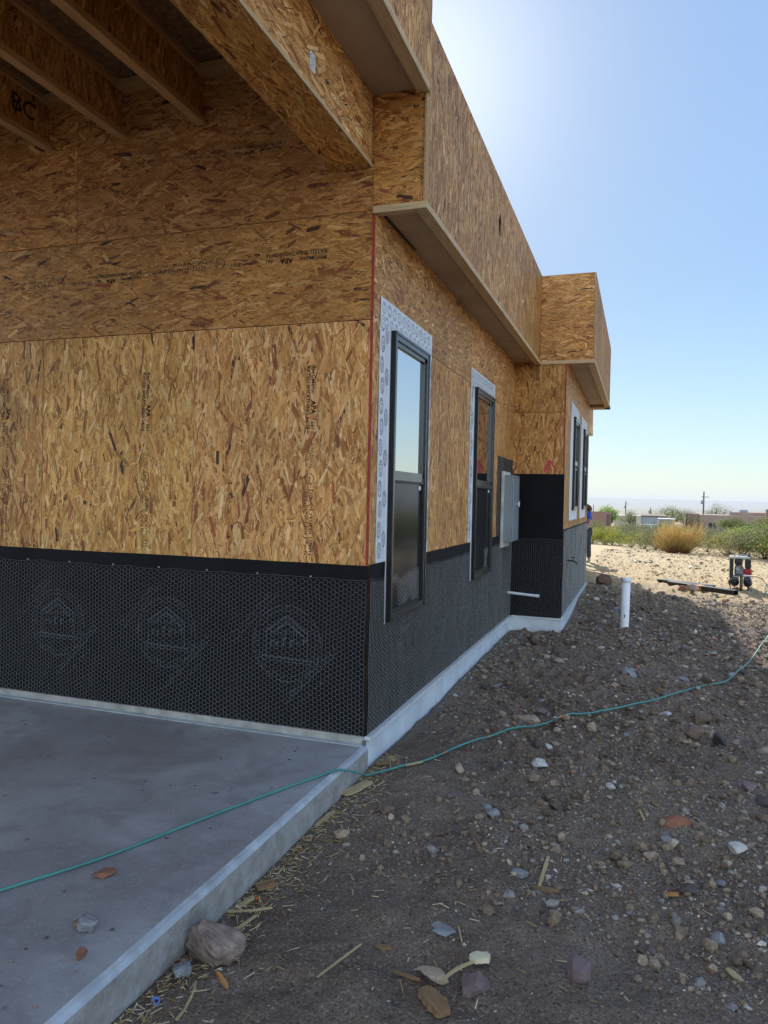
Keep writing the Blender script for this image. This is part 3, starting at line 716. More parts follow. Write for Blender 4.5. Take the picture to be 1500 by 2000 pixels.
# ================================================================== things on the house
ep = empty("electrical_panel", (0.0, 4.5, 0.93), "tall grey metal electrical box mounted on the wall beside the narrow second window", "electrical box")
def P_(o): return o
def build_at(mb, name, mats, root):
    o = mb.build(name, mats, root); o.matrix_parent_inverse = Matrix.Translation(root.location).inverted(); return o
b = MB(); b.bbox(0.012, 0.034, 4.22, 4.70, 0.87, 1.735, 0.002); build_at(b, "backing_board", mat("pale_board", (0.55, 0.52, 0.46), 0.7), ep)
b = MB(); b.bbox(0.034, 0.125, 4.30, 4.72, 0.935, 1.685, 0.006); b.bbox(0.030, 0.135, 4.294, 4.73, 1.678, 1.694, 0.003)
build_at(b, "cabinet", M_GREYM, ep)
b = MB(); b.bbox(0.1255, 0.139, 4.305, 4.715, 0.945, 1.672, 0.004); build_at(b, "door", M_GREYM, ep)
for zz in (1.05, 1.30, 1.56):
    b = MB(); b.tube([(0.133, 4.298, zz - 0.03), (0.133, 4.298, zz + 0.03)], 0.005, 8); build_at(b, "hinge", M_GREYM, ep)
b = MB(); b.bbox(0.139, 0.158, 4.60, 4.635, 1.36, 1.375, 0.002); b.bbox(0.153, 0.162, 4.60, 4.635, 1.335, 1.40, 0.002); build_at(b, "latch", M_FLASH, ep)

hb = empty("hose_bib", (0.63, 5.55, 0.66), "small dark hose faucet sticking out of the mesh-covered far wall section", "faucet")
b = MB(); b.tube([(0.63, 5.55, 0.66), (0.70, 5.55, 0.66), (0.745, 5.55, 0.645), (0.755, 5.55, 0.615)], [0.010, 0.011, 0.011, 0.010], 10); build_at(b, "spout", M_BLK, hb)
b = MB(); b.tube([(0.715, 5.55, 0.67), (0.715, 5.55, 0.705)], 0.004, 6); b.lathe([(0, 0.006), (0.022, 0.004), (0.024, 0), (0.022, -0.004), (0, -0.004)], (0.715, 5.55, 0.705), 12); build_at(b, "handle", M_BLK, hb)
b = MB(); b.tube([(-0.01, 4.86, 0.295), (0.38, 4.84, 0.275)], 0.0165, 12); b.tube([(0.345, 4.842, 0.2768), (0.385, 4.84, 0.2748)], 0.0185, 12)
tag(b.build("pvc_stub_pipe", M_PVC), "thin white plastic pipe stub sticking out level from the mesh near the inner corner", "pipe")

# standing sewer cleanout
z0 = float(gz(1.347, 5.458))
cp = empty("cleanout_pipe", (1.347, 5.458, z0), "upright white plastic pipe with a cap standing in the shaded dirt", "pipe")
b = MB(); b.lathe([(0.052, -0.1), (0.052, 0.56), (0.046, 0.56), (0.046, 0.5)], (0, 0, 0), 28)
b.build("pipe_body", M_PVC, cp)
b = MB(); b.lathe([(0, 0.612), (0.053, 0.612), (0.0565, 0.608), (0.0565, 0.566), (0.052, 0.562)], (0, 0, 0), 28); b.build("pipe_cap", M_PVC, cp)
b = MB(); b.box(-0.004, 0.006, -0.0535, -0.052, 0.13, 0.17); b.box(-0.010, 0.002, -0.0533, -0.052, 0.145, 0.152); b.build("ink_mark", M_STAMP, cp)
cp.rotation_euler = (R(0.5), R(0.8), 0)

# ================================================================== GROUND
def axis(lo, hi, step, far, g=1.09):
    a = list(np.arange(lo, hi, step)); s = step
    up = [a[-1]]
    while up[-1] < far: s *= g; up.append(up[-1] + s)
    s = step; dn = [a[0]]
    while dn[-1] > -far: s *= g; dn.append(dn[-1] - s)
    return np.array(dn[::-1][:-1] + a + up[1:])
xs = axis(-0.1, 3.6, 0.016, 60000, 1.07); ys = axis(-2.9, 3.6, 0.018, 60000, 1.022)
XX, YY = np.meshgrid(xs, ys); ZZ = gz(XX, YY)
under = (XX < 0.02) & (YY < 15.2) & (XX > -9.2)
ZZ = np.where(under, np.minimum(ZZ, -0.3), ZZ)
idx = np.arange(len(xs) * len(ys)).reshape(len(ys), len(xs))
F = np.stack([idx[:-1, :-1], idx[:-1, 1:], idx[1:, 1:], idx[1:, :-1]], -1).reshape(-1, 4)
def ground_mat():
    m_ = bpy.data.materials.new("desert_dirt"); m_.use_nodes = True; t = m_.node_tree; p = t.nodes["Principled BSDF"]
    p.inputs["Roughness"].default_value = 0.92; p.inputs["Specular IOR Level"].default_value = 0.15
    tc = t.nodes.new("ShaderNodeTexCoord"); L = t.links
    def noise(sc, det=6, rough=0.6):
        n = t.nodes.new("ShaderNodeTexNoise"); n.inputs["Scale"].default_value = sc; n.inputs["Detail"].default_value = det; n.inputs["Roughness"].default_value = rough
        L.new(tc.outputs["Object"], n.inputs["Vector"]); return n
    def ramp(src, a, b, lo, hi):
        r = t.nodes.new("ShaderNodeMapRange"); r.inputs[1].default_value = a; r.inputs[2].default_value = b; r.inputs[3].default_value = lo; r.inputs[4].default_value = hi
        L.new(src, r.inputs[0]); return r.outputs[0]
    def mix(f, c1, c2):
        x = t.nodes.new("ShaderNodeMix"); x.data_type = 'RGBA'; L.new(f, x.inputs[0])
        for k, c in ((6, c1), (7, c2)):
            if isinstance(c, tuple): x.inputs[k].default_value = (*c, 1)
            else: L.new(c, x.inputs[k])
        return x.outputs[2]
    big = noise(0.9, 8); mid = noise(6, 8, 0.7); fine = noise(90, 4, 0.7)
    soil = mix(ramp(big.outputs[0], 0.38, 0.62, 0, 1), (0.138, 0.097, 0.072), (0.225, 0.172, 0.135))
    soil = mix(ramp(mid.outputs[0], 0.4, 0.7, 0, 0.7), soil, (0.24, 0.185, 0.145))
    soil = mix(ramp(fine.outputs[0], 0.35, 0.6, 0.35, 0), soil, (0.07, 0.05, 0.04))
    # grit: tiny stones as cells
    v = t.nodes.new("ShaderNodeTexVoronoi"); v.inputs["Scale"].default_value = 140; L.new(tc.outputs["Object"], v.inputs["Vector"])
    v2 = t.nodes.new("ShaderNodeTexVoronoi"); v2.inputs["Scale"].default_value = 48; L.new(tc.outputs["Object"], v2.inputs["Vector"])
    sp = t.nodes.new("ShaderNodeSeparateColor"); L.new(v.outputs["Color"], sp.inputs[0])
    soil = mix(ramp(sp.outputs[0], 0.86, 0.9, 0, 0.4), soil, (0.34, 0.31, 0.28))
    soil = mix(ramp(sp.outputs[1], 0.88, 0.92, 0, 0.7), soil, (0.06, 0.045, 0.04))
    # track beyond the building is paler and yellower
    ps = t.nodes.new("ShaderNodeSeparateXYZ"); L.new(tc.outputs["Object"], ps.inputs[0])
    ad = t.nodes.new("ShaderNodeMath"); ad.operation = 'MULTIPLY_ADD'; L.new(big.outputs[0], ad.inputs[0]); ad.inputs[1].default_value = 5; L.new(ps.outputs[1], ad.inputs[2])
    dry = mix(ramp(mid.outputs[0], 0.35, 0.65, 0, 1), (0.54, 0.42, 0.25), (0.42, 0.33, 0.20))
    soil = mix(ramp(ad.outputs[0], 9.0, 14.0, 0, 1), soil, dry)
    # scrub and pale soil on the far plain
    far = noise(0.012, 10, 0.7); far2 = noise(0.0012, 6, 0.6)
    pl = mix(ramp(far.outputs[0], 0.42, 0.58, 0, 1), (0.13, 0.12, 0.06), (0.27, 0.21, 0.15))
    pl = mix(ramp(far2.outputs[0], 0.4, 0.6, 0, 0.6), pl, (0.22, 0.17, 0.14))
    soil = mix(ramp(ps.outputs[1], 30, 60, 0, 1), soil, pl)
    L.new(soil, p.inputs["Base Color"])
    h1 = t.nodes.new("ShaderNodeMath"); h1.operation = 'MULTIPLY_ADD'; L.new(v.outputs["Distance"], h1.inputs[0]); h1.inputs[1].default_value = -0.5; L.new(fine.outputs[0], h1.inputs[2])
    h2 = t.nodes.new("ShaderNodeMath"); h2.operation = 'MULTIPLY_ADD'; L.new(v2.outputs["Distance"], h2.inputs[0]); h2.inputs[1].default_value = -0.7; L.new(h1.outputs[0], h2.inputs[2])
    b = t.nodes.new("ShaderNodeBump"); b.inputs["Distance"].default_value = 0.012; b.inputs["Strength"].default_value = 0.9
    L.new(h2.outputs[0], b.inputs["Height"]); L.new(b.outputs[0], p.inputs["Normal"])
    return m_
M_GROUND = ground_mat()
g_ob = np_mesh("ground", np.stack([XX, YY, ZZ], -1).reshape(-1, 3), [F], M_GROUND, smooth=True)
tag(g_ob, "bare stony desert dirt around the house falling to the valley", "ground", kind="structure")

# patio slab
def slab_mat():
    m_ = bpy.data.materials.new("troweled_concrete"); m_.use_nodes = True; t = m_.node_tree; p = t.nodes["Principled BSDF"]; L = t.links
    tc = t.nodes.new("ShaderNodeTexCoord")
    def noise(sc, det, st=(1, 1, 1), dist=0.0):
        mp = t.nodes.new("ShaderNodeMapping"); mp.inputs["Scale"].default_value = st; L.new(tc.outputs["Object"], mp.inputs[0])
        n = t.nodes.new("ShaderNodeTexNoise"); n.inputs["Scale"].default_value = sc; n.inputs["Detail"].default_value = det; n.inputs["Distortion"].default_value = dist
        L.new(mp.outputs[0], n.inputs["Vector"]); return n.outputs[0]
    def ramp(src, a, b, lo, hi):
        r = t.nodes.new("ShaderNodeMapRange"); r.inputs[1].default_value = a; r.inputs[2].default_value = b; r.inputs[3].default_value = lo; r.inputs[4].default_value = hi
        L.new(src, r.inputs[0]); return r.outputs[0]
    def mix(f, c1, c2):
        x = t.nodes.new("ShaderNodeMix"); x.data_type = 'RGBA'; L.new(f, x.inputs[0])
        for k, c in ((6, c1), (7, c2)):
            if isinstance(c, tuple): x.inputs[k].default_value = (*c, 1)
            else: L.new(c, x.inputs[k])
        return x.outputs[2]
    n1 = noise(1.1, 7, dist=0.8); n2 = noise(3.2, 10, (1, 1.2, 1), 0.9); n3 = noise(60, 4)
    c = mix(ramp(n1, 0.35, 0.65, 0, 1), (0.205, 0.195, 0.205), (0.325, 0.335, 0.355))
    c = mix(ramp(n2, 0.48, 0.66, 0, 0.55), c, (0.155, 0.135, 0.14))
    c = mix(ramp(n3, 0.55, 0.75, 0, 0.35), c, (0.40, 0.39, 0.38))
    n4 = noise(22, 6, (1, 2.6, 1), 2.0); c = mix(ramp(n4, 0.52, 0.70, 0, 0.45), c, (0.17, 0.155, 0.155))
    n5 = noise(16, 5, (2.8, 1, 1), 2.5); c = mix(ramp(n5, 0.56, 0.72, 0, 0.30), c, (0.36, 0.365, 0.375))
    vz = t.nodes.new("ShaderNodeTexVoronoi"); vz.inputs["Scale"].default_value = 3.3; L.new(tc.outputs["Object"], vz.inputs["Vector"])
    c = mix(ramp(vz.outputs["Distance"], 0.045, 0.065, 0.75, 0), c, (0.10, 0.085, 0.075))
    L.new(c, p.inputs["Base Color"]); L.new(ramp(n2, 0.3, 0.7, 0.42, 0.75), p.inputs["Roughness"]); p.inputs["Specular IOR Level"].default_value = 0.4
    b = t.nodes.new("ShaderNodeBump"); b.inputs["Distance"].default_value = 0.004; b.inputs["Strength"].default_value = 0.5
    L.new(n2, b.inputs["Height"]); L.new(b.outputs[0], p.inputs["Normal"])
    return m_
M_SLAB = slab_mat()
M_SLABE = mat("rough_concrete_edge", (0.24, 0.225, 0.205), 0.9, col2=(0.36, 0.35, 0.34), scale=14, bump=0.006, bscale=45)
M_SLABB = mat("smooth_troweled_margin", (0.37, 0.40, 0.44), 0.5, var=0.25, scale=10)
b = MB(); zt = -0.045
ysl = np.linspace(-9, -0.019, 240)
prof = [(-9, zt), (0.002, zt), (0.020, zt - 0.006), (0.031, zt - 0.022), (0.034, -0.45), (-9, -0.45)]
vv = []
for i, yy in enumerate(ysl):
    for k, (px, pz) in enumerate(prof):
        jx = 0.004 * float(vnoise(yy * 9, k, 5)) if 1 <= k <= 4 else 0
        vv.append((px + jx, yy, pz))
n = len(prof)
b.v += vv
for i in range(len(ysl) - 1):
    for k in range(n - 1):
        b.f.append([i * n + k, (i + 1) * n + k, (i + 1) * n + k + 1, i * n + k + 1][::-1]); b.m.append(0 if k == 0 else (2 if k in (1, 2) else 1)); b.sm.append(False)
b.f.append([(len(ysl) - 1) * n + k for k in range(n)]); b.m.append(1); b.sm.append(False)
slab = b.build("patio_slab", [M_SLAB, M_SLABE, M_SLABB])
tag(slab, "smooth grey concrete patio slab with a rounded edge", "slab", kind="structure")
# margin strip against the wall
b = MB(); b.box(-9, -0.0, -0.062, -0.019, -0.0449, -0.0405)
o = b.build("slab_margin", M_SLABB, slab)

# where the hose lies on the dirt
def smooth_path(pts, n=10):
    P = [Vector(p) for p in pts]; out = []
    for i in range(len(P) - 1):
        p0, p1, p2, p3 = P[max(i - 1, 0)], P[i], P[i + 1], P[min(i + 2, len(P) - 1)]
        for k in range(n):
            t_ = k / n
            out.append(0.5 * ((2 * p1) + (p2 - p0) * t_ + (2 * p0 - 5 * p1 + 4 * p2 - p3) * t_ ** 2 + (3 * p1 - p0 - 3 * p2 + p3) * t_ ** 3))
    return out + [P[-1]]
HOSE_XY = ((0.175, -0.053), (0.333, 0.143), (0.469, 0.486), (0.63, 0.844), (0.856, 1.19), (1.078, 1.467), (1.389, 1.81), (1.731, 2.312), (2.031, 2.789), (2.277, 3.244), (2.547, 4.081), (2.798, 5.075), (2.973, 5.746), (3.35, 7.3), (3.75, 8.9))
HOSE_G = np.array([q[:] for q in smooth_path([(x, y, 0) for x, y in HOSE_XY], 30)])
_zz = np.max([gz(HOSE_G[:, 0] + dx_, HOSE_G[:, 1] + dy_) for dx_ in (-.012, 0, .012) for dy_ in (-.012, 0, .012)], axis=0) + 0.009
_pad = np.pad(_zz, 7, mode='edge'); _mx = np.max([_pad[k:k + len(_zz)] for k in range(15)], axis=0)
_pad = np.pad(_mx, 6, mode='edge'); HOSE_G[:, 2] = np.mean([_pad[k:k + len(_zz)] for k in range(13)], axis=0)
def off_hose(x, y):
    hx, hy = HOSE_G[::3, 0], HOSE_G[::3, 1]; ok = np.ones(len(x), bool)
    for a in range(0, len(x), 20000):
        dd = np.min((x[a:a + 20000, None] - hx) ** 2 + (y[a:a + 20000, None] + 0 - hy) ** 2, axis=1); ok[a:a + 20000] = dd > 0.024 ** 2
    return ok
# ------------------------------------------------------------------ gravel (uncountable)
ICO_V = []
phi = (1 + 5 ** .5) / 2
for a in (-1, 1):
    for c in (-phi, phi):
        ICO_V += [(0, a, c), (a, c, 0), (c, 0, a)]
ICO_V = np.array(ICO_V, float); ICO_V /= np.linalg.norm(ICO_V[0])
_b = bmesh.new()
for q in ICO_V: _b.verts.new(q)
bmesh.ops.convex_hull(_b, input=_b.verts[:]); _b.verts.ensure_lookup_table(); _b.verts.index_update()
_b.normal_update()
ICO_F = np.array([[q.index for q in f.verts] for f in _b.faces]); _b.free()
SC = np.array([(0.27, 0.205, 0.15), (0.20, 0.145, 0.105), (0.33, 0.28, 0.22), (0.20, 0.185, 0.17), (0.30, 0.28, 0.26), (0.50, 0.46, 0.40), (0.12, 0.09, 0.07), (0.30, 0.16, 0.10), (0.16, 0.155, 0.16)])
SW = np.array([.22, .2, .14, .12, .09, .05, .1, .03, .05])
M_STONE = mat("gravel_stone", (0.2, 0.2, 0.2), 0.85, var=0.3, scale=90, attr=True, bump=0.002, bscale=160)
def stones(name, n, x0, x1, y0, y1, smin, smax, seed, p=2.2, patch=0.0, label="", keep=None, tint=1.0, flat=(0.35, 0.8)):
    g = np.random.default_rng(seed)
    x = g.uniform(x0, x1, n); y = g.uniform(y0, y1, n)
    ok = x > 0.05
    if patch:
        dn = fbm(x, y, 0.9, 3, 41) + 0.35 * sstep(0.3, 2.0, x + 0.45 * y) ; dn = dn - 0.55 * (1 - sstep(-1.7, -0.3, y + 0.25 * x)) - 0.3 * np.exp(-((x - .75) ** 2 + (y + .3) ** 2) / .25); ok &= (dn + g.uniform(-0.25, 0.25, n)) > patch
    if keep is not None: ok &= keep(x, y)
    if x0 < 0.2: ok &= off_hose(x, y)
    ok &= ~((x < 0.68) & (y > 5.0) & (y < 15)) & ~((y > 0) & (x < 0.05) & (y < 15))
    x, y = x[ok], y[ok]; n = len(x)
    s = smin * (1 - g.random(n) * (1 - (smin / smax) ** p)) ** (-1 / p)
    sc = np.stack([g.uniform(.7, 1.3, n), g.uniform(.6, 1.0, n), g.uniform(*flat, n)], 1) * s[:, None] / 2
    V_ = ICO_V[None] * (1 + g.uniform(-.28, .28, (n, 12, 1))) * sc[:, None]
    tl = g.normal(0, 0.35, n); ph = g.uniform(0, 2 * np.pi, n)
    c, s2 = np.cos(tl)[:, None], np.sin(tl)[:, None]
    Y2 = V_[..., 1] * c - V_[..., 2] * s2; Z2 = V_[..., 1] * s2 + V_[..., 2] * c; X2 = V_[..., 0]
    c, s2 = np.cos(ph)[:, None], np.sin(ph)[:, None]
    P = np.stack([X2 * c - Y2 * s2 + x[:, None], X2 * s2 + Y2 * c + y[:, None], Z2 + (gz(x, y) + sc[:, 2] * g.uniform(0.1, 0.7, n))[:, None]], -1)
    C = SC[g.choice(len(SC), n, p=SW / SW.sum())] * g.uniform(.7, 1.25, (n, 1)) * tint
    F_ = (np.arange(n)[:, None, None] * 12 + ICO_F[None]).reshape(-1, 3)
    return tag(np_mesh(name, P.reshape(-1, 3), [F_], M_STONE, col=np.repeat(C, 12, 0)), label, "gravel", kind="stuff")
stones("gravel", 34000, 0.03, 3.4, -2.6, 3.2, 0.006, 0.060, 1, 2.0, 0.12, "loose gravel strewn over the shaded dirt near the camera")
stones("gravel", 16000, 0.03, 3.4, -2.6, 3.2, 0.004, 0.016, 5, 2.6, 0.0, "fine grit on the shaded dirt", keep=lambda x, y: x > 0.04)
stones("gravel", 32000, 0.03, 4.2, 3.0, 9.5, 0.010, 0.10, 2, 2.2, -0.05, "coarser gravel around the upright pipe")
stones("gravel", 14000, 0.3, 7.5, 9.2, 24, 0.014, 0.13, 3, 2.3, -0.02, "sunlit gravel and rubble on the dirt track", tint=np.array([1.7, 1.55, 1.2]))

_sc = SC; SC = np.array([(0.20, 0.14, 0.095), (0.26, 0.19, 0.135), (0.15, 0.105, 0.07)]); _sw = SW; SW = np.array([1, 1, 1.])
_ob = stones("soil_clods", 26000, 0.03, 3.6, -2.6, 9.0, 0.010, 0.075, 8, 1.9, 0.05, "crumbled clods of brown dirt", flat=(0.5, 1.0)); _ob["category"] = "dirt clods"
SC = _sc; SW = _sw
# individual rocks ---------------------------------------------------
def rock_mat(name, c1, c2, sc=14):
    return mat(name, c1, 0.85, col2=c2, scale=sc, bump=0.006, bscale=40)
RM = {'pink': rock_mat("pinkish_rock", (0.30, 0.225, 0.185), (0.14, 0.10, 0.085), 22), 'brown': rock_mat("brown_rock", (0.20, 0.14, 0.10), (0.11, 0.075, 0.06)),
      'grey': rock_mat("grey_rock", (0.26, 0.27, 0.29), (0.15, 0.15, 0.16)), 'tan': rock_mat("tan_rock", (0.38, 0.30, 0.23), (0.24, 0.17, 0.13)),
      'white': rock_mat("white_rock", (0.50, 0.48, 0.46), (0.30, 0.28, 0.27), 30), 'red': rock_mat("reddish_rock", (0.28, 0.12, 0.07), (0.16, 0.07, 0.05)),
      'purple': rock_mat("purple_brown_rock", (0.20, 0.14, 0.14), (0.12, 0.08, 0.085)), 'dark': rock_mat("dark_rock", (0.09, 0.08, 0.075), (0.05, 0.042, 0.04)),
      'cream': rock_mat("cream_rock", (0.46, 0.40, 0.30), (0.32, 0.26, 0.19))}
def rock(x, y, s, kind, label, flat=0.55, lng=1.0, rot=0.0, seed=0, sub=3, rough=0.03, z=None, group=None, cuts=11):
    g = np.random.default_rng(seed + 300)
    b = bmesh.new(); bmesh.ops.create_icosphere(b, subdivisions=sub, radius=0.5)
    V_ = np.array([q.co[:] for q in b.verts]); 
    for k in range(cuts):
        nrm = g.normal(size=3); nrm /= np.linalg.norm(nrm); d = g.uniform(0.22, 0.38)
        e = V_ @ nrm - d; V_ = V_ - np.clip(e, 0, None)[:, None] * nrm
    V_ *= (1 + 0.10 * fbm(V_[:, 0] + V_[:, 2] * 1.7, V_[:, 1] - V_[:, 2], 0.3, 3, seed)[:, None] + rough * fbm(V_[:, 0] * 3 + V_[:, 2] * 4, V_[:, 1] * 3 - V_[:, 2] * 2, 0.3, 3, seed + 5)[:, None])
    V_ *= np.array([lng, 1.0 / lng ** .5, 1.0]) * s * 1.12; V_[:, 2] *= min(1.0, flat * 1.3)
    tl = g.normal(0, 0.15); c, s2 = math.cos(tl), math.sin(tl)
    V_ = np.stack([V_[:, 0], V_[:, 1] * c - V_[:, 2] * s2, V_[:, 1] * s2 + V_[:, 2] * c], 1)
    b.verts.index_update(); Fs = [[q.index for q in f.verts] for f in b.faces]; b.free()
    zz = (float(gz(x, y)) if z is None else z)
    o = np_mesh("rock", V_, [np.array(Fs)], RM[kind], smooth=sub > 3)
    lo = V_[:, 2].min()
    o.location = (x, y, zz - lo - (0.22 * s * flat if z is None else 0.0)); o.rotation_euler = (0, 0, rot)
    tag(o, label, "rock", group)
    return o
rock(0.140, -1.840, 0.155, 'pink', "large rough pinkish rock lying against the slab edge", 0.72, 1.15, 0.4, 14, 5, 0.24, cuts=7)
rock(0.742, 1.358, 0.16, 'tan', "flat tan rock just above the green hose", 0.38, 1.35, -0.1, 2, 4)
rock(0.473, 3.833, 0.17, 'brown', "brown pointed rock in front of the inner corner footing", 0.7, 1.1, 0.5, 3)
rock(0.99, 2.773, 0.12, 'brown', "left half of the grey-brown rock pair midway to the upright pipe", 0.6, 1.2, 0.2, 4)
rock(1.10, 2.66, 0.10, 'brown', "right darker half of the rock pair midway to the upright pipe", 0.65, 1.0, 1.2, 5)
rock(1.438, 2.954, 0.13, 'grey', "blue-grey angular rock below the upright pipe", 0.55, 1.2, -0.3, 6)
rock(1.893, 3.116, 0.11, 'grey', "grey slanting rock between the pipe and the hose bend", 0.5, 1.3, -0.7, 7)
rock(2.113, 3.154, 0.14, 'brown', "brown block touching the hose at its bend", 0.7, 1.0, 0.2, 8)
rock(2.322, 3.475, 0.10, 'grey', "pale grey stone beyond the hose bend", 0.55, 1.1, 0.8, 9)
rock(1.97, 1.927, 0.14, 'brown', "dark brown wedge rock right of the hose middle", 0.6, 1.2, -0.5, 10)
rock(1.889, 1.48, 0.125, 'brown', "grey-brown flat-topped rock below the dark wedge", 0.6, 1.15, 0.1, 11)
rock(2.061, 1.401, 0.11, 'dark', "dark brown faceted rock at the right of the flat-topped one", 0.85, 1.0, 0.6, 12)
rock(0.97, 0.365, 0.085, 'white', "white oval rock below the hose", 0.5, 1.25, -0.25, 13, 4)
rock(0.974, 0.791, 0.055, 'white', "small rounded white stone nearer the hose", 0.55, 1.1, 0.0, 14, 4)
rock(0.908, 0.742, 0.065, 'dark', "dark slate lump beside the small white stone", 0.9, 1.0, 0.9, 15)
rock(0.551, 0.114, 0.062, 'tan', "tan squarish rock just below the hose near the slab corner", 0.8, 1.0, 0.3, 16)
rock(1.717, -0.162, 0.14, 'red', "reddish brown triangular rock in the pebble patch", 0.5, 1.3, -0.2, 17)
rock(1.68, -0.393, 0.058, 'cream', "cream pointed stone below the reddish rock", 0.7, 1.1, 0.9, 18)
rock(1.95, -0.4, 0.080, 'white', "pale block stone at the right of the cream one", 0.55, 1.25, -0.1, 19)
rock(1.355, -1.539, 0.105, 'purple', "purple-brown pointed rock in the bottom right dirt", 0.6, 1.1, 0.9, 20)
rock(1.027, -1.701, 0.105, 'purple', "grey-brown blocky rock under the bent wood sliver", 0.6, 1.05, 0.3, 21)
rock(0.891, -1.69, 0.085, 'tan', "pale grey-brown flat rock left of the blocky one", 0.45, 1.35, -0.3, 22)
rock(0.855, -1.436, 0.080, 'grey', "flat bluish grey stone half sunk in dirt", 0.25, 1.4, -0.4, 23)
rock(0.293, -0.535, 0.05, 'brown', "small dark brown stone right of the splintered board", 0.7, 1.2, 0, 24)
rock(0.371, -0.612, 0.036, 'cream', "tiny round pale pebble by the dark brown stone", 0.7, 1.0, 0, 25, 4)
rock(1.733, -0.819, 0.072, 'dark', "dark rounded rock below the pebble patch", 0.7, 1.05, 0.4, 26, 4)
rock(0.095, -1.975, 0.065, 'grey', "crumbly blue-grey lump touching the large pinkish rock", 0.8, 1.0, 0.4, 27, 4, 0.35)
rock(2.393, 10.099, 0.20, 'tan', "tan block behind the black pipes, right one", 0.6, 1.1, 0.2, 28)
rock(2.226, 10.325, 0.18, 'red', "reddish rock behind the black pipes, left one", 0.5, 1.3, 0.4, 29)
rock(2.641, 7.338, 0.13, 'tan', "tan stone at the edge of the house shadow", 0.55, 1.2, 0.1, 30)
rock(0.90, 9.45, 0.27, 'brown', "big brown boulder beside the far wall foot", 0.55, 1.35, 0.1, 31)
rock(1.887, 9.598, 0.20, 'tan', "slanted long stone left of the black pipes", 0.35, 1.5, -0.9, 32)
rock(1.051, 8.004, 0.12, 'brown', "brown stone halfway along the far wall foot", 0.6, 1.1, 0.3, 33)
rock(1.384, 0.229, 0.048, 'white', "white chip stone in the gravel above the reddish rock", 0.6, 1.2, 0.1, 34)
rock(1.076, -0.02, 0.06, 'brown', "brown flat stone near the yellow disc", 0.6, 1.1, 0.6, 35)
rock(2.11, 0.488, 0.085, 'purple', "blue-brown rock at the right frame edge", 0.5, 1.3, 0.3, 36)
rock(1.809, -1.139, 0.047, 'grey', "grey egg stone at the lower right", 0.6, 1.2, -0.2, 37, 4)
rock(0.832, -0.382, 0.065, 'grey', "dark grey shard in the small pile by the orange wood block", 0.6, 1.2, 0.3, 38)
rock(0.79, -0.30, 0.05, 'grey', "bluish pebble leaning on the dark grey shard", 0.7, 1.1, 0.9, 39)
rock(1.718, 1.889, 0.085, 'white', "pale rock in the gravel right of the hose", 0.45, 1.3, 0.5, 40)
rock(-0.179, -2.096, 0.058, 'grey', "grey crumbly concrete lump on the slab", 0.8, 1.1, 0.6, 41, 4, 0.4, z=-0.045)
rock(-0.232, -2.085, 0.033, 'brown', "small brown stone behind the concrete lump on the slab", 0.8, 1.0, 0.2, 42, z=-0.045)
rock(-0.101, -2.219, 0.042, 'red', "brown wedge stone in front of the concrete lump on the slab", 0.85, 1.2, 1.3, 43, z=-0.045)
rock(-0.38, -1.788, 0.062, 'red', "reddish brown oval slate alone on the slab near the hose", 0.35, 1.45, 0.95, 44, 4, z=-0.045)
g = np.random.default_rng(77)
cnt = 0
protos = []
while cnt < 110:
    x, y = g.uniform(0.15, 3.0), g.uniform(-2.0, 9)
    if x > 1.5 + 0.19 * (y + 4.05) or (y > 4.6 and x < 0.8): continue
    if fbm(np.array([x]), np.array([y]), 0.9, 3, 41)[0] + 0.12 * x + 0.03 * y < 0.12: continue
    s = g.uniform(0.035, 0.075) * (1 + max(0, y) * 0.09); kind = ['brown', 'grey', 'tan', 'purple', 'dark', 'brown'][cnt % 6]
    if len(protos) < 18:
        o = rock(x, y, s, kind, "small angular rock half sunk in the shaded gravel", g.uniform(.35, .7), g.uniform(1, 1.4), g.uniform(0, 6), 100 + cnt, group="small rocks scattered in the shaded gravel"); protos.append((o, s))
    else:
        src, s0 = protos[int(g.integers(len(protos)))]; o = src.copy(); scene.collection.objects.link(o)
        k = s / s0; o.scale = (k, k, k); o.location = (x, y, float(gz(x, y)) + 0.10 * s); o.rotation_euler = (g.normal(0, .3), g.normal(0, .3), g.uniform(0, 6))
    zn = ("low in the picture" if y < -0.9 else "just below the hose" if y < 0.6 else "in the middle ground" if y < 3.2 else "around the upright pipe") + (" towards the building" if x < 0.55 + 0.10 * (y + 2) + 0.25 else " towards the right edge" if x > 1.35 + 0.14 * (y + 2) else "")
    kk = o.data.materials[0].name.replace("_rock", "").replace("_", " ")
    tag(o, f"small {kk} rock half sunk in gravel {zn}", "rock", f"small {kk} rocks {zn}")
    cnt += 1

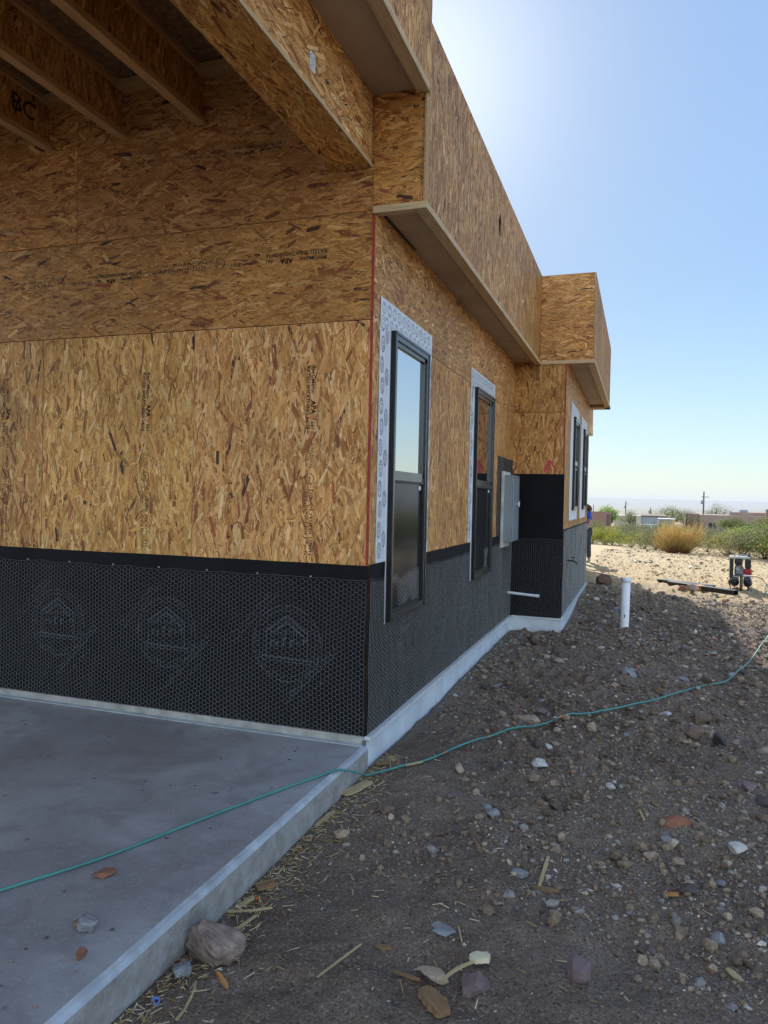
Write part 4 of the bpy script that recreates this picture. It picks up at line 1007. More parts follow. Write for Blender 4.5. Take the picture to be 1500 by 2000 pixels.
# ------------------------------------------------------------------ wood scraps
M_WOOD = mat("pale_split_wood", (0.50, 0.40, 0.23), 0.75, scale=5, stretch=(2, 30, 30), col2=(0.33, 0.24, 0.12), bump=0.002, bscale=30)
M_WOODB = mat("brown_split_wood", (0.30, 0.185, 0.09), 0.8, scale=5, stretch=(2, 30, 30), col2=(0.16, 0.09, 0.045), bump=0.002, bscale=30)
M_WOODO = mat("orange_wood", (0.42, 0.20, 0.07), 0.75, scale=6, stretch=(2, 20, 20), var=0.3)
def sliver(x0, y0, x1, y1, wd, th, m_, label, name="wood_sliver", z=None, lift=0.0, seed=0, bend=0.0, jag=0.3, cat="wood scrap", group=None):
    g = np.random.default_rng(seed + 50); L = math.hypot(x1 - x0, y1 - y0); n = 9
    b = MB(); vs_ = []
    for i in range(n):
        t_ = i / (n - 1); e = 1 - jag * abs(2 * t_ - 1) ** 3 * g.uniform(.3, 1)
        wl, wr = wd / 2 * e * g.uniform(.75, 1.05), wd / 2 * e * g.uniform(.75, 1.05)
        bz = bend * math.sin(t_ * math.pi); xx = (t_ - .5) * L
        vs_ += [(xx, -wl + bz, 0), (xx, wr + bz, 0), (xx, wr * .9 + bz, th), (xx, -wl * .9 + bz, th)]
    fs = [(0, 1, 2, 3), tuple(4 * (n - 1) + k for k in (3, 2, 1, 0))]
    for i in range(n - 1):
        for k in range(4):
            fs.append((4 * i + k, 4 * (i + 1) + k, 4 * (i + 1) + (k + 1) % 4, 4 * i + (k + 1) % 4))
    b.add(vs_, fs)
    o = b.build(name, m_); cx, cy = (x0 + x1) / 2, (y0 + y1) / 2
    za = float(gz(x0, y0)); zb = float(gz(x1, y1)); zc = float(gz(cx, cy))
    if z is not None: za = zb = zc = z
    o.location = (cx, cy, max(zc, (za + zb) / 2) + 0.002 + lift); o.rotation_euler = (0, -math.atan2(zb - za, L) * 0.8, math.atan2(y1 - y0, x1 - x0))
    return tag(o, label, cat, group)
sliver(0.045, -0.43, 0.115, -0.21, 0.075, 0.006, M_WOOD, "broad pale splintered board piece lying by the slab edge below the hose", "board_scrap", jag=0.5, seed=1, lift=0.008)
sliver(0.539, -1.853, 0.604, -1.622, 0.008, 0.005, M_WOOD, "long thin straight wood sliver in the bottom centre dirt", seed=2, lift=.004)
sliver(1.144, -0.966, 1.150, -0.700, 0.018, 0.006, M_WOOD, "upright-looking pale stick of the L-shaped pair", seed=3, lift=.006)
sliver(1.115, -0.980, 1.225, -0.966, 0.030, 0.008, M_WOODB, "ragged brown bark strip crossing the foot of the pale stick", seed=4, jag=0.9, lift=.003)
sliver(0.811, -0.686, 0.867, -0.806, 0.018, 0.005, M_WOODB, "flat weathered lath scrap in the middle dirt", seed=5)
sliver(1.533, -0.033, 1.558, -0.165, 0.016, 0.008, M_WOOD, "short yellow stick left of the reddish rock", seed=6)
sliver(0.757, -1.708, 0.852, -1.725, 0.011, 0.007, M_WOODB, "thin brown stick left of the pale flat rock", seed=7)
sliver(0.875, -1.76, 0.975, -1.86, 0.075, 0.020, M_WOODB, "fibrous torn bark chunk at the bottom of the picture", "bark_chunk", seed=8, jag=0.9)
sliver(0.99, -1.60, 1.055, -1.57, 0.052, 0.016, mat("cream_cut_wood", (0.60, 0.52, 0.36), 0.7), "cream wedge of cut wood behind the blocky rock", "wood_wedge", seed=9, jag=1.0, lift=.02)
sliver(0.941, -1.766, 1.013, -1.655, 0.010, 0.008, M_WOOD, "bent pale sliver resting over the blocky rock", seed=10, lift=0.055, bend=0.008)
sliver(0.646, -1.590, 0.707, -1.585, 0.024, 0.007, M_WOODB, "leaf-shaped brown chip in the bottom centre dirt", "wood_chip", seed=11, jag=0.9)
sliver(1.630, -0.847, 1.687, -0.845, 0.016, 0.012, M_WOODO, "yellow-brown peg in the pebble patch", "wood_peg", seed=12, jag=.4)
sliver(1.824, -1.273, 1.864, -1.33, 0.030, 0.006, M_WOOD, "pale split chip at the lower right", "wood_chip", seed=13, jag=.8)
sliver(0.896, -0.394, 0.955, -0.383, 0.022, 0.014, M_WOODO, "small orange wood block in the stone pile", "wood_block", seed=14, jag=0.05)
sliver(0.054, -1.614, 0.203, -1.529, 0.009, 0.006, M_WOOD, "long pale stick above the large pinkish rock", seed=15, bend=-0.006, lift=.02)
sliver(0.145, -1.700, 0.165, -1.59, 0.012, 0.006, M_WOOD, "pale stick rising behind the large pinkish rock", seed=16, lift=.012)
sliver(0.165, -1.987, 0.212, -2.163, 0.009, 0.006, M_WOOD, "thin stick running down from the grey lump", seed=17, bend=0.01)
sliver(0.06, -1.40, 0.115, -1.34, 0.06, 0.010, M_WOODB, "brown squarish wood offcut at the slab foot", "wood_offcut", seed=18, jag=.4, lift=.006)
sliver(0.058, -1.56, 0.085, -1.46, 0.022, 0.009, M_WOOD, "pale chip tucked against the slab foot", "wood_chip", seed=19, jag=.5)
sliver(0.902, -1.39, 0.936, -1.477, 0.008, 0.005, M_WOOD, "short forked twig in the lower middle dirt", seed=20)
sliver(0.205, -1.925, 0.275, -1.972, 0.018, 0.008, M_WOODO, "orange-tipped chip below the large pinkish rock", "wood_chip", seed=21, jag=.8)
sliver(1.098, -0.17, 1.128, -0.16, 0.028, 0.006, M_WOOD, "round yellow wood disc in the gravel", "wood_disc", seed=22, jag=1.2)
sliver(0.052, -0.80, 0.075, -0.62, 0.030, 0.008, M_WOOD, "pale board splinter along the slab foot above the offcut", seed=23, jag=.5)
sliver(0.25, 0.02, 0.33, 0.10, 0.020, 0.006, M_WOOD, "pale splinter in the debris by the slab corner", seed=24, lift=.01)
sliver(0.06, 0.03, 0.13, 0.09, 0.035, 0.008, M_WOODB, "brown chip in the debris by the slab corner", "wood_chip", seed=25, jag=.6, lift=.01)
b = MB(); b.bbox(-0.012, 0.012, -0.003, 0.003, 0, 0.004, 0.001); b.bbox(-0.003, 0.003, -0.012, 0.0, 0, 0.004, 0.001)
o = b.build("plastic_clip", mat("orange_plastic", (0.75, 0.12, 0.02), 0.5)); o.location = (0.102, -1.46, float(gz(0.102, -1.46)) + 0.004)
tag(o, "tiny orange T-shaped plastic clip by the slab foot", "plastic scrap")
b = MB(); b.lathe([(0.010, 0), (0.014, 0.004), (0.014, 0.010), (0.009, 0.010), (0.008, 0.002)], (0, 0, 0), 12)
o = b.build("plastic_ring", mat("blue_plastic", (0.10, 0.18, 0.50), 0.5)); o.location = (0.104, -2.117, float(gz(0.104, -2.117)) + 0.002); o.rotation_euler = (0.5, 0.2, 0)
tag(o, "small blue plastic ring at the bottom left by the slab", "plastic scrap")
# shavings: uncountable
def shavings(n, seed):
    g = np.random.default_rng(seed); x = np.abs(g.normal(0, 0.09, n)) + 0.045; y = g.uniform(-2.4, 0.25, n)
    m2 = g.random(n) < 0.30; x = np.where(m2, g.uniform(0.05, 2.4, n), x); y = np.where(m2, g.uniform(-2.2, 2.0, n), y)
    L = g.uniform(0.008, 0.045, n); wd = g.uniform(0.0012, 0.005, n); a = g.uniform(0, np.pi * 2, n); tl = g.normal(0, .25, n)
    P = []
    for (l, w_, h_) in ((-.5, -.5, 0), (.5, -.3, 0), (.5, .3, 0), (-.5, .5, 0), (-.5, -.5, .002), (.5, -.3, .002), (.5, .3, .002), (-.5, .5, .002)):
        lx = l * L; wy = w_ * wd
        P.append(np.stack([x + lx * np.cos(a) - wy * np.sin(a), y + lx * np.sin(a) + wy * np.cos(a), 0 * x + h_ + lx * np.sin(tl)], 1))
    P = np.stack(P, 1); P[..., 2] += (gz(x, y) + 0.006)[:, None]
    k = np.arange(n)[:, None] * 8
    F_ = np.concatenate([k + np.array([q]) for q in ([4, 5, 6, 7], [0, 1, 5, 4], [1, 2, 6, 5], [2, 3, 7, 6], [3, 0, 4, 7])])
    C = np.array([(0.50, 0.39, 0.21), (0.36, 0.24, 0.11), (0.24, 0.15, 0.07), (0.58, 0.50, 0.33)])[g.integers(0, 4, n)] * g.uniform(.7, 1.1, (n, 1))
    return tag(np_mesh("wood_shavings", P.reshape(-1, 3), [F_], mat("shaving_wood", (1, 1, 1), 0.8, attr=True, scale=30), col=np.repeat(C, 8, 0)), "wood shavings and straw bits along the slab foot", "shavings", kind="stuff")
shavings(1700, 4)
# crumbs and grit blown onto the slab
g = np.random.default_rng(31); n = 150; x = -np.abs(g.normal(0, 1.0, n)) - 0.03; y = np.where(g.random(n) < .35, -g.uniform(0.03, 0.35, n), g.uniform(-2.9, -0.1, n)); sz = g.uniform(0.002, 0.009, n)
P = ICO_V[None] * (1 + g.uniform(-.3, .3, (n, 12, 1))) * (np.stack([sz, sz * .7, sz * .35], 1))[:, None]
P = P + np.stack([x, y, np.full(n, -0.0445) + sz * .25], 1)[:, None]
_C = np.array([(0.09, 0.07, 0.055), (0.28, 0.20, 0.12), (0.2, 0.18, 0.16)])[g.integers(0, 3, n)]
tag(np_mesh("slab_grit", P.reshape(-1, 3), [(np.arange(n)[:, None, None] * 12 + ICO_F[None]).reshape(-1, 3)], M_STONE, col=np.repeat(_C, 12, 0)), "crumbs of dirt and wood on the concrete slab", "grit", kind="stuff")

# ------------------------------------------------------------------ hose
hz = -0.034
hp = [(-1.25, -3.2, hz), (-0.95, -2.62, hz), (-0.638, -2.016, hz), (-0.465, -1.688, hz), (-0.294, -1.23, hz), (-0.115, -0.781, hz), (-0.035, -0.60, hz), (0.022, -0.47, hz - 0.002), (0.07, -0.36, -0.075), (0.10, -0.22, -0.14)]

M_HOSE = mat("teal_rubber_hose", (0.06, 0.235, 0.215), 0.45, var=0.18, scale=5, spec=0.5)
hp = [tuple(q) for q in smooth_path(hp, 8)] + [tuple(q) for q in HOSE_G[6:]]
b = MB(); b.tube(hp, 0.0060, 10)
for k in (112, 150, 205, 300):
    q = Vector(hp[k]); q2 = Vector(hp[k + 1]); b.tube([q, q + (q2 - q).normalized() * 0.03], 0.0063, 10, 1)
tag(b.build("air_hose", [M_HOSE, M_WOODO]), "long teal air hose snaking over the slab and the dirt", "hose")

# ------------------------------------------------------------------ black pipes, caps
def barbox(name, a, b_, w_, h_, mats, label, band=None, roll=0.1):
    a, b_ = Vector(a), Vector(b_); L = (b_ - a).length; yaw = math.atan2(b_.y - a.y, b_.x - a.x); pit = -math.asin((b_.z - a.z) / L)
    mb = MB()
    t_ = 0.006
    mb.box(0, L, -w_ / 2, w_ / 2, 0, t_); mb.box(0, L, -w_ / 2, w_ / 2, h_ - t_, h_); mb.box(0.0005, L - .0005, -w_ / 2, -w_ / 2 + t_, t_, h_ - t_); mb.box(0.0005, L - .0005, w_ / 2 - t_, w_ / 2, t_, h_ - t_)
    o = mb.build(name, mats[0]); o.location = a; o.rotation_euler = (roll, pit, yaw); tag(o, label, "pipe")
    if band:
        mb = MB(); mb.box(band[0], band[1], -w_ / 2 - 0.003, w_ / 2 + 0.003, -0.003, h_ + 0.003); mb.build("orange_band", mats[1], o)
    return o
M_ORB = mat("orange_brown_band", (0.45, 0.20, 0.08), 0.7)
barbox("black_square_pipe", (2.06, 11.25, -0.17), (3.10, 10.02, -0.15), 0.10, 0.085, [M_BLK, M_ORB], "long black square pipe with an orange band lying on the dirt", (0.72, 0.86))
barbox("black_square_pipe", (1.88, 11.60, -0.17), (2.80, 10.68, -0.15), 0.10, 0.085, [M_BLK], "second black square pipe lying behind the banded one")
def shell(x, y, w_, rot, label, h=0.07):
    mb = MB(); n = 14; vs_ = []
    for i in range(n + 1):
        a = math.pi * (0.12 + 0.76 * i / n)
        for j_, yy in enumerate((-w_ * .45, w_ * .45)):
            for r_ in (1.0, 0.94):
                vs_.append((-math.cos(a) * w_ / 2 * r_ * 1.05, yy, (math.sin(a) - .33) * h * 1.4 * r_))
    fs = []
    for i in range(n):
        k = 4 * i
        fs += [(k, k + 4, k + 6, k + 2), (k + 1, k + 3, k + 7, k + 5), (k, k + 1, k + 5, k + 4), (k + 2, k + 6, k + 7, k + 3)]
    fs += [(0, 2, 3, 1), (4 * n, 4 * n + 1, 4 * n + 3, 4 * n + 2)]
    mb.add(vs_, fs, 0, True)
    o = mb.build("curved_shingle_scrap", M_BLK); o.location = (x, y, float(gz(x, y)) + 0.0); o.rotation_euler = (0, 0, rot)
    tag(o, label, "scrap")
shell(1.45, 17.4, 0.24, 0.1, "left one of the two touching dark curved scraps on the sunny track")
shell(1.73, 17.45, 0.26, -0.1, "right one of the two touching dark curved scraps on the sunny track")
shell(2.85, 16.5, 0.30, 0.0, "lone dark curved scrap on the sunny track nearer the compressor", 0.08)

# ------------------------------------------------------------------ compressor
cz = float(gz(3.33, 11.5)) - 0.01
cm = empty("air_compressor", (3.33, 11.5, cz), "portable petrol air compressor with twin tanks standing on the sunny dirt", "air compressor")
M_STL = mat("grey_tank_paint", (0.25, 0.27, 0.28), 0.3, metal=0.3, var=0.1)
M_TYRE = mat("tyre_rubber", (0.10, 0.075, 0.055), 0.9)
M_REDP = mat("red_engine_paint", (0.34, 0.02, 0.02), 0.4)
M_WHT = mat("off_white_paint", (0.42, 0.43, 0.43), 0.4)
for sx in (-0.105, 0.135):
    b = MB(); Mr = Matrix.Rotation(math.pi / 2, 4, 'X')
    b.lathe([(0, -0.26), (0.05, -0.25), (0.078, -0.22), (0.085, -0.19), (0.085, 0.19), (0.078, 0.22), (0.05, 0.25), (0, 0.26)], (sx, 0, 0.155), 24, M=Mr); t_ = b.build("tank", M_STL, cm)
    b = MB(); b.lathe([(0.072, 0.224), (0.05, 0.252), (0.0, 0.262)], (sx, -0.002, 0.155), 24, M=Mr); b.build("tank_end", M_BLK, t_)
b = MB(); b.lathe([(0.05, -0.025), (0.13, -0.028), (0.145, -0.018), (0.145, 0.018), (0.13, 0.028), (0.05, 0.025)], (0.015, -0.27, 0.145), 28, M=Matrix.Rotation(math.pi / 2, 4, 'Y')); wl = b.build("wheel", M_TYRE, cm)
b = MB(); b.lathe([(0, -0.02), (0.055, -0.02), (0.055, 0.02), (0, 0.02)], (0.015, -0.27, 0.145), 20, M=Matrix.Rotation(math.pi / 2, 4, 'Y')); b.build("rim", M_WHT, wl)
b = MB(); b.bbox(-0.19, 0.20, -0.22, 0.22, 0.262, 0.275, 0.003); b.build("deck_plate", M_WHT, cm)
b = MB()
for sx in (-0.04, 0.07): b.tube([(sx, -0.27, 0.145), (sx, -0.20, 0.2), (sx, 0.2, 0.24)], 0.011, 8)
b.tube([(-0.18, -0.2, 0.27), (-0.19, -0.3, 0.10), (-0.17, -0.32, 0.03), (-0.10, -0.3, 0.02)], 0.012, 8); b.tube([(-0.19, -0.3, 0.10), (-0.21, -0.32, 0.2)], 0.014, 8)
b.tube([(-0.1, 0.2, 0.07), (-0.1, 0.2, 0.0)], 0.015, 8); b.tube([(0.14, 0.2, 0.07), (0.14, 0.2, 0.0)], 0.015, 8); b.tube([(0.14, -0.2, 0.075), (0.14, -0.2, 0.0)], 0.013, 8); b.tube([(0.10, -0.25, 0.02), (0.22, -0.25, 0.02)], 0.012, 8)
b.tube([(0.08, -0.2, 0.262), (0.16, -0.24, 0.262), (0.17, -0.265, 0.24), (0.17, -0.27, 0.17)], 0.012, 8)
b.build("frame", M_BLK, cm)
b = MB(); b.bbox(-0.20, -0.13, -0.22, 0.16, 0.24, 0.62, 0.012); bg_ = b.build("belt_guard", M_BLK, cm)
b = MB(); b.bbox(-0.205, -0.125, -0.225, 0.165, 0.615, 0.655, 0.006); b.bbox(-0.208, -0.198, -0.222, 0.16, 0.25, 0.62, 0.002); b.build("guard_rim", M_WHT, bg_)
b = MB()
b.bbox(-0.11, 0.06, -0.12, 0.12, 0.29, 0.44, 0.02); b.lathe([(0, -0.10), (0.065, -0.10), (0.075, -0.08), (0.075, 0.05), (0, 0.05)], (-0.03, -0.05, 0.44), 20, M=Matrix.Rotation(math.pi / 2, 4, 'X'))
for k in range(5): b.bbox(-0.10, 0.03, -0.10, 0.10, 0.50 + 0.018 * k, 0.508 + 0.018 * k, 0.002)
b.build("engine_block", mat("cast_metal", (0.20, 0.21, 0.22), 0.45, metal=0.6, var=0.3, scale=20), cm)
b = MB(); b.lathe([(0, 0.0), (0.045, 0.0), (0.058, 0.012), (0.060, 0.03)], (-0.035, -0.165, 0.43), 24, M=Matrix.Rotation(math.pi / 2, 4, 'X')); b.bbox(-0.09, 0.03, -0.16, -0.13, 0.32, 0.40, 0.01); b.build("starter_cover", M_STL, cm)
b = MB(); b.bbox(-0.115, 0.035, -0.14, 0.12, 0.50, 0.60, 0.025); b.build("air_filter_housing", M_BLK, cm)
b = MB(); b.bbox(0.075, 0.185, -0.13, 0.12, 0.43, 0.60, 0.02); b.build("muffler_box", M_BLK, cm)
b = MB(); b.bbox(0.055, 0.20, -0.15, 0.10, 0.30, 0.42, 0.03); b.build("red_shroud", M_REDP, cm)
b = MB(); b.bbox(-0.10, 0.16, -0.11, 0.13, 0.605, 0.655, 0.02); b.tube([(-0.08, -0.09, 0.66), (-0.04, -0.09, 0.685), (0.08, -0.09, 0.685), (0.12, -0.09, 0.66)], 0.008, 8); b.build("fuel_tank", M_WHT, cm)
b = MB(); b.lathe([(0, 0.035), (0.028, 0.035), (0.03, 0.03), (0.03, 0), (0, 0)], (0.145, 0.0, 0.655), 16); b.build("fuel_cap", M_BLK, cm)
b = MB(); b.tube([(0.19, -0.05, 0.36), (0.24, -0.05, 0.375)], 0.010, 8); b.build("starter_grip", M_BLK, cm)
cm.rotation_euler = (0, 0, R(-6)); cm.scale = (0.95, 0.95, 0.97)
b = MB(); zc = cz
b.tube(smooth_path([(3.47, 11.3, zc + .27), (3.58, 11.2, zc + .28), (3.68, 11.1, zc + .22), (3.73, 11.0, zc + .12)], 8), 0.006, 8)
tag(b.build("whip_hose", M_BLK), "thin black whip hose arching from the compressor", "hose")
b = MB(); cir = [(3.76 + 0.11 * math.cos(a), 10.75 + 0.05 * math.sin(a), zc + 0.10 + 0.12 * math.sin(a)) for a in np.linspace(0.4, 2 * math.pi, 24)]
b.tube(cir + [(3.80, 10.3, zc + 0.02), (3.80, 9.6, zc + .02), (3.76, 8.95, zc + 0.02)], 0.0075, 8)
tag(b.build("air_hose", M_HOSE), "loop of green air hose standing beside the compressor", "hose")

# ------------------------------------------------------------------ person bending behind the far corner
def skin(name, verts, edges, radii, mats, parent=None, sub=2, root=0):
    me = bpy.data.meshes.new(name); me.from_pydata(verts, edges, []); o = bpy.data.objects.new(name, me); scene.collection.objects.link(o)
    md = o.modifiers.new("s", 'SKIN'); md.use_smooth_shade = True
    for i, r_ in enumerate(radii):
        rr = r_ if isinstance(r_, tuple) else (r_, r_)
        me.skin_vertices[0].data[i].radius = rr; me.skin_vertices[0].data[i].use_root = (i == root)
    o.modifiers.new("b", 'SUBSURF').levels = sub
    bpy.context.view_layer.update()
    me2 = bpy.data.meshes.new_from_object(o.evaluated_get(bpy.context.evaluated_depsgraph_get()))
    bpy.data.objects.remove(o); me2.name = name
    me2.materials.clear()
    for q in (mats if isinstance(mats, list) else [mats]): me2.materials.append(q)
    o = bpy.data.objects.new(name, me2); scene.collection.objects.link(o)
    if parent: o.parent = parent
    return o
M_SKIN = mat("tanned_skin", (0.36, 0.20, 0.13), 0.55, var=0.08)
M_SHIRT = mat("blue_shirt_cloth", (0.03, 0.085, 0.42), 0.8, var=0.2, scale=14)
M_JEAN = mat("dark_denim", (0.035, 0.045, 0.07), 0.85, var=0.3, scale=20)
M_HAT = mat("brown_straw_hat", (0.085, 0.055, 0.035), 0.85, var=0.3, scale=50)
M_BOOT = mat("tan_boot_leather", (0.35, 0.25, 0.16), 0.7)
pe_x, pe_y = 0.07, 16.3; pz = float(gz(pe_x, pe_y))
pe = empty("person", (pe_x, pe_y, pz), "person in a blue shirt, dark jeans and brown hat bending beyond the far wall", "person")
# body faces -X (towards the wall), bent at the hips
V_ = [(0, 0, 0.92), (-0.05, 0, 1.05), (-0.16, 0, 1.20), (-0.27, 0, 1.31), (-0.34, 0, 1.36), (-0.40, 0, 1.39), (-0.43, 0, 1.48),
      (-0.27, 0.19, 1.30), (-0.40, 0.24, 1.08), (-0.58, 0.20, 0.95), (-0.66, 0.17, 0.92),
      (-0.27, -0.19, 1.30), (-0.36, -0.24, 1.06), (-0.54, -0.20, 0.93), (-0.62, -0.17, 0.90),
      (0.0, 0.10, 0.86), (-0.06, 0.13, 0.48), (0.04, 0.14, 0.09), (-0.10, 0.15, 0.04),
      (0.0, -0.10, 0.86), (0.02, -0.13, 0.47), (0.11, -0.14, 0.09), (-0.03, -0.15, 0.04)]
E_ = [(0, 1), (1, 2), (2, 3), (3, 4), (4, 5), (5, 6), (3, 7), (7, 8), (8, 9), (9, 10), (3, 11), (11, 12), (12, 13), (13, 14), (0, 15), (15, 16), (16, 17), (17, 18), (0, 19), (19, 20), (20, 21), (21, 22)]
Rr = [(.13, .15), (.12, .14), (.12, .16), (.11, .16), .07, .06, .085, .06, .045, .036, .03, .06, .045, .036, .03, .09, .065, .045, .035, .09, .065, .045, .035]
body = skin("body", V_, E_, Rr, [M_SKIN], pe)
# hands
for sy, base in ((1, (-0.66, 0.17, 0.92)), (-1, (-0.62, -0.17, 0.90))):
    hv = [base, (base[0] - .05, base[1], base[2] - .015)]; he = [(0, 1)]; hr = [.026, .034]
    for f in range(4):
        yy = base[1] + (f - 1.5) * 0.02; L = (.07, .08, .075, .06)[f]; k = len(hv)
        hv += [(base[0] - .08, yy, base[2] - .02), (base[0] - .08 - L * .5, yy, base[2] - .035), (base[0] - .08 - L * .8, yy, base[2] - .065)]
        he += [(1, k), (k, k + 1), (k + 1, k + 2)]; hr += [.011, .009, .008]
    k = len(hv); hv += [(base[0] - .05, base[1] - sy * .035, base[2] - .035), (base[0] - .08, base[1] - sy * .045, base[2] - .06)]; he += [(1, k), (k, k + 1)]; hr += [.011, .009]
    skin("hand", hv, he, hr, [M_SKIN], pe, 1)
sv = [(-0.0, 0, 0.96), (-0.05, 0, 1.06), (-0.16, 0, 1.21), (-0.27, 0, 1.315), (-0.335, 0, 1.355), (-0.27, 0.19, 1.305), (-0.36, 0.235, 1.14), (-0.27, -0.19, 1.305), (-0.33, -0.235, 1.12)]
skin("shirt", sv, [(0, 1), (1, 2), (2, 3), (3, 4), (3, 5), (5, 6), (3, 7), (7, 8)], [(.15, .17), (.145, .165), (.14, .175), (.13, .18), .085, .078, .062, .078, .062], [M_SHIRT], pe)
jv = [(0.0, 0, 0.95), (0.0, 0.10, 0.85), (-0.06, 0.13, 0.48), (0.04, 0.14, 0.11), (0.0, -0.10, 0.85), (0.02, -0.13, 0.47), (0.11, -0.14, 0.11)]
skin("jeans", jv, [(0, 1), (1, 2), (2, 3), (0, 4), (4, 5), (5, 6)], [(.155, .165), .108, .08, .062, .108, .08, .062], [M_JEAN], pe)
for sy, (bx, by) in ((1, (0.04, 0.14)), (-1, (0.11, -0.14))):
    skin("boot", [(bx, by, 0.10), (bx + .01, by, 0.045), (bx - .08, by, 0.04), (bx - .17, by, 0.03)], [(0, 1), (1, 2), (2, 3)], [.055, .05, .045, .04], [M_BOOT], pe)
b = MB(); b.bbox(0.10, 0.20, -0.20, -0.02, 0.70, 0.93, 0.02); b.build("tool_pouch", M_BLK, pe)
b = MB(); Mh = Matrix.Rotation(R(38), 4, 'Y')
b.lathe([(0.0, 0.13), (0.06, 0.128), (0.085, 0.10), (0.095, 0.0), (0.15, 0.0), (0.225, 0.02), (0.228, 0.012), (0.15, -0.01), (0.09, -0.012)], (-0.20, -0.02, 1.44), 28, M=Mh); b.build("hat", M_HAT, pe)
b = MB()   # face: nose, ears, eyes, mouth on the lowered head
b.lathe([(0, .02), (.012, .006), (.016, -.012), (0, -.014)], (-0.515, 0, 1.475), 10)
for sy in (1, -1):
    b.lathe([(0, .02), (.012, .01), (.012, -.015), (0, -.022)], (-0.43, sy * .082, 1.475), 8)
b.build("face_features", M_SKIN, pe)
pe.rotation_euler = (0, 0, R(82))

# ================================================================== vegetation
def leaf_mesh(name, n, w_, h_, seed, cols, leaf=0.05, stems=14, orient='blob', clump=0.16, mats=None, trunk=0.0, hollow=0.35):
    g = np.random.default_rng(seed)
    # clumps of leaves at branch tips spread through the crown
    nc = max(6, n // 28); a = g.uniform(0, 2 * np.pi, nc); el_ = np.arccos(g.uniform(-0.25, 1, nc)); rr = g.uniform(hollow, 1.0, nc) ** 0.6
    lump = 1 + 0.28 * np.sin(a * 3 + seed) + g.normal(0, .14, nc)
    cx = np.cos(a) * np.sin(el_) * rr * w_ / 2 * lump; cy = np.sin(a) * np.sin(el_) * rr * w_ / 2 * lump; cz_ = trunk + (np.cos(el_) * rr * 0.62 + 0.38) * (h_ - trunk) * (0.92 + 0.12 * g.random(nc))
    ci = g.integers(0, nc, n); sp = clump * w_
    P0 = np.stack([cx[ci], cy[ci], cz_[ci]], 1) + g.normal(0, 1, (n, 3)) * np.array([sp, sp, sp * 0.7]) * 0.5
    P0[:, 2] = np.clip(P0[:, 2], 0.02, None)
    u = g.normal(size=(n, 3)); u[:, 2] += 0.5; u /= np.linalg.norm(u, axis=1)[:, None]; v = np.cross(u, g.normal(size=(n, 3))); v /= np.linalg.norm(v, axis=1)[:, None]
    L = (leaf * g.uniform(.5, 1.3, n))[:, None]
    Q = np.stack([P0 - u * L * .5, P0 + v * L * .28, P0 + u * L * .5, P0 - v * L * .28], 1).reshape(-1, 3)
    cc = np.array(cols)[(g.integers(0, len(cols), nc))][ci] * g.uniform(.65, 1.3, (n, 1))
    F_ = np.arange(n * 4).reshape(n, 4)
    # stems
    mb = MB()
    for k in range(stems):
        j_ = int(g.integers(nc)); e = Vector((cx[j_], cy[j_], cz_[j_])); m1 = Vector((e.x * .45, e.y * .45, e.z * .55 + 0.0)); r0 = 0.010 * h_ if not trunk else 0.05 * h_ / 3
        base = Vector((g.normal(0, .03), g.normal(0, .03), 0))
        mb.tube([base, m1, e], [r0, r0 * .7, r0 * .3], 4, cap=False)
    if trunk: mb.tube([(0, 0, 0), (0.02, 0, trunk * .7), (0, 0, trunk * 1.5)], [0.05 * h_ / 2.5, 0.04 * h_ / 2.5, 0.02 * h_], 7)
    SV = np.array(mb.v); k0 = len(Q)
    V_ = np.concatenate([Q, SV]); C = np.concatenate([np.repeat(cc, 4, 0), np.tile(np.array((0.12, 0.08, 0.05)), (len(SV), 1))])
    f4 = np.array([f for f in mb.f if len(f) == 4]) + k0
    me_o = np_mesh(name, V_, [F_, f4], M_LEAF, col=C)
    return me_o
M_LEAF = mat("leaf", (1, 1, 1), 0.7, attr=True, var=0.15, scale=9, spec=0.2)
_p = M_LEAF.node_tree.nodes["Principled BSDF"]
# thin leaves let some light through
_t = M_LEAF.node_tree; _tr = _t.nodes.new("ShaderNodeBsdfTranslucent"); _ms = _t.nodes.new("ShaderNodeMixShader"); _ms.inputs[0].default_value = 0.5
_out = [q for q in _t.nodes if q.type == 'OUTPUT_MATERIAL'][0]; _src = _p.inputs["Base Color"].links[0].from_socket
_t.links.new(_src, _tr.inputs[0]); _t.links.new(_p.outputs[0], _ms.inputs[1]); _t.links.new(_tr.outputs[0], _ms.inputs[2]); _t.links.new(_ms.outputs[0], _out.inputs[0])

G_YEL = [(0.30, 0.30, 0.045), (0.22, 0.25, 0.05), (0.34, 0.30, 0.06), (0.16, 0.20, 0.05)]
G_OLV = [(0.17, 0.20, 0.07), (0.12, 0.15, 0.055), (0.22, 0.23, 0.09), (0.09, 0.11, 0.05)]
G_BRT = [(0.22, 0.32, 0.06), (0.16, 0.25, 0.05), (0.30, 0.36, 0.09)]
G_DUL = [(0.13, 0.15, 0.10), (0.17, 0.17, 0.11), (0.09, 0.11, 0.08), (0.20, 0.18, 0.12)]
G_GLD = [(0.30, 0.25, 0.06), (0.22, 0.21, 0.06), (0.34, 0.26, 0.07), (0.16, 0.17, 0.06)]
kinds = [("yellow-green creosote bush", G_YEL), ("olive green creosote bush", G_OLV), ("bright green desert bush", G_BRT), ("dull grey-green desert bush", G_DUL), ("golden yellow desert bush", G_GLD)]
bproto = []
for i, (nm, cs) in enumerate(kinds):
    for k in range(2):
        o = leaf_mesh("desert_bush", 2600, 1.7, 1.15, 500 + i * 10 + k, cs, 0.055); bproto.append((o, nm, i)); o.location = (0, 0, -50)
g = np.random.default_rng(12)
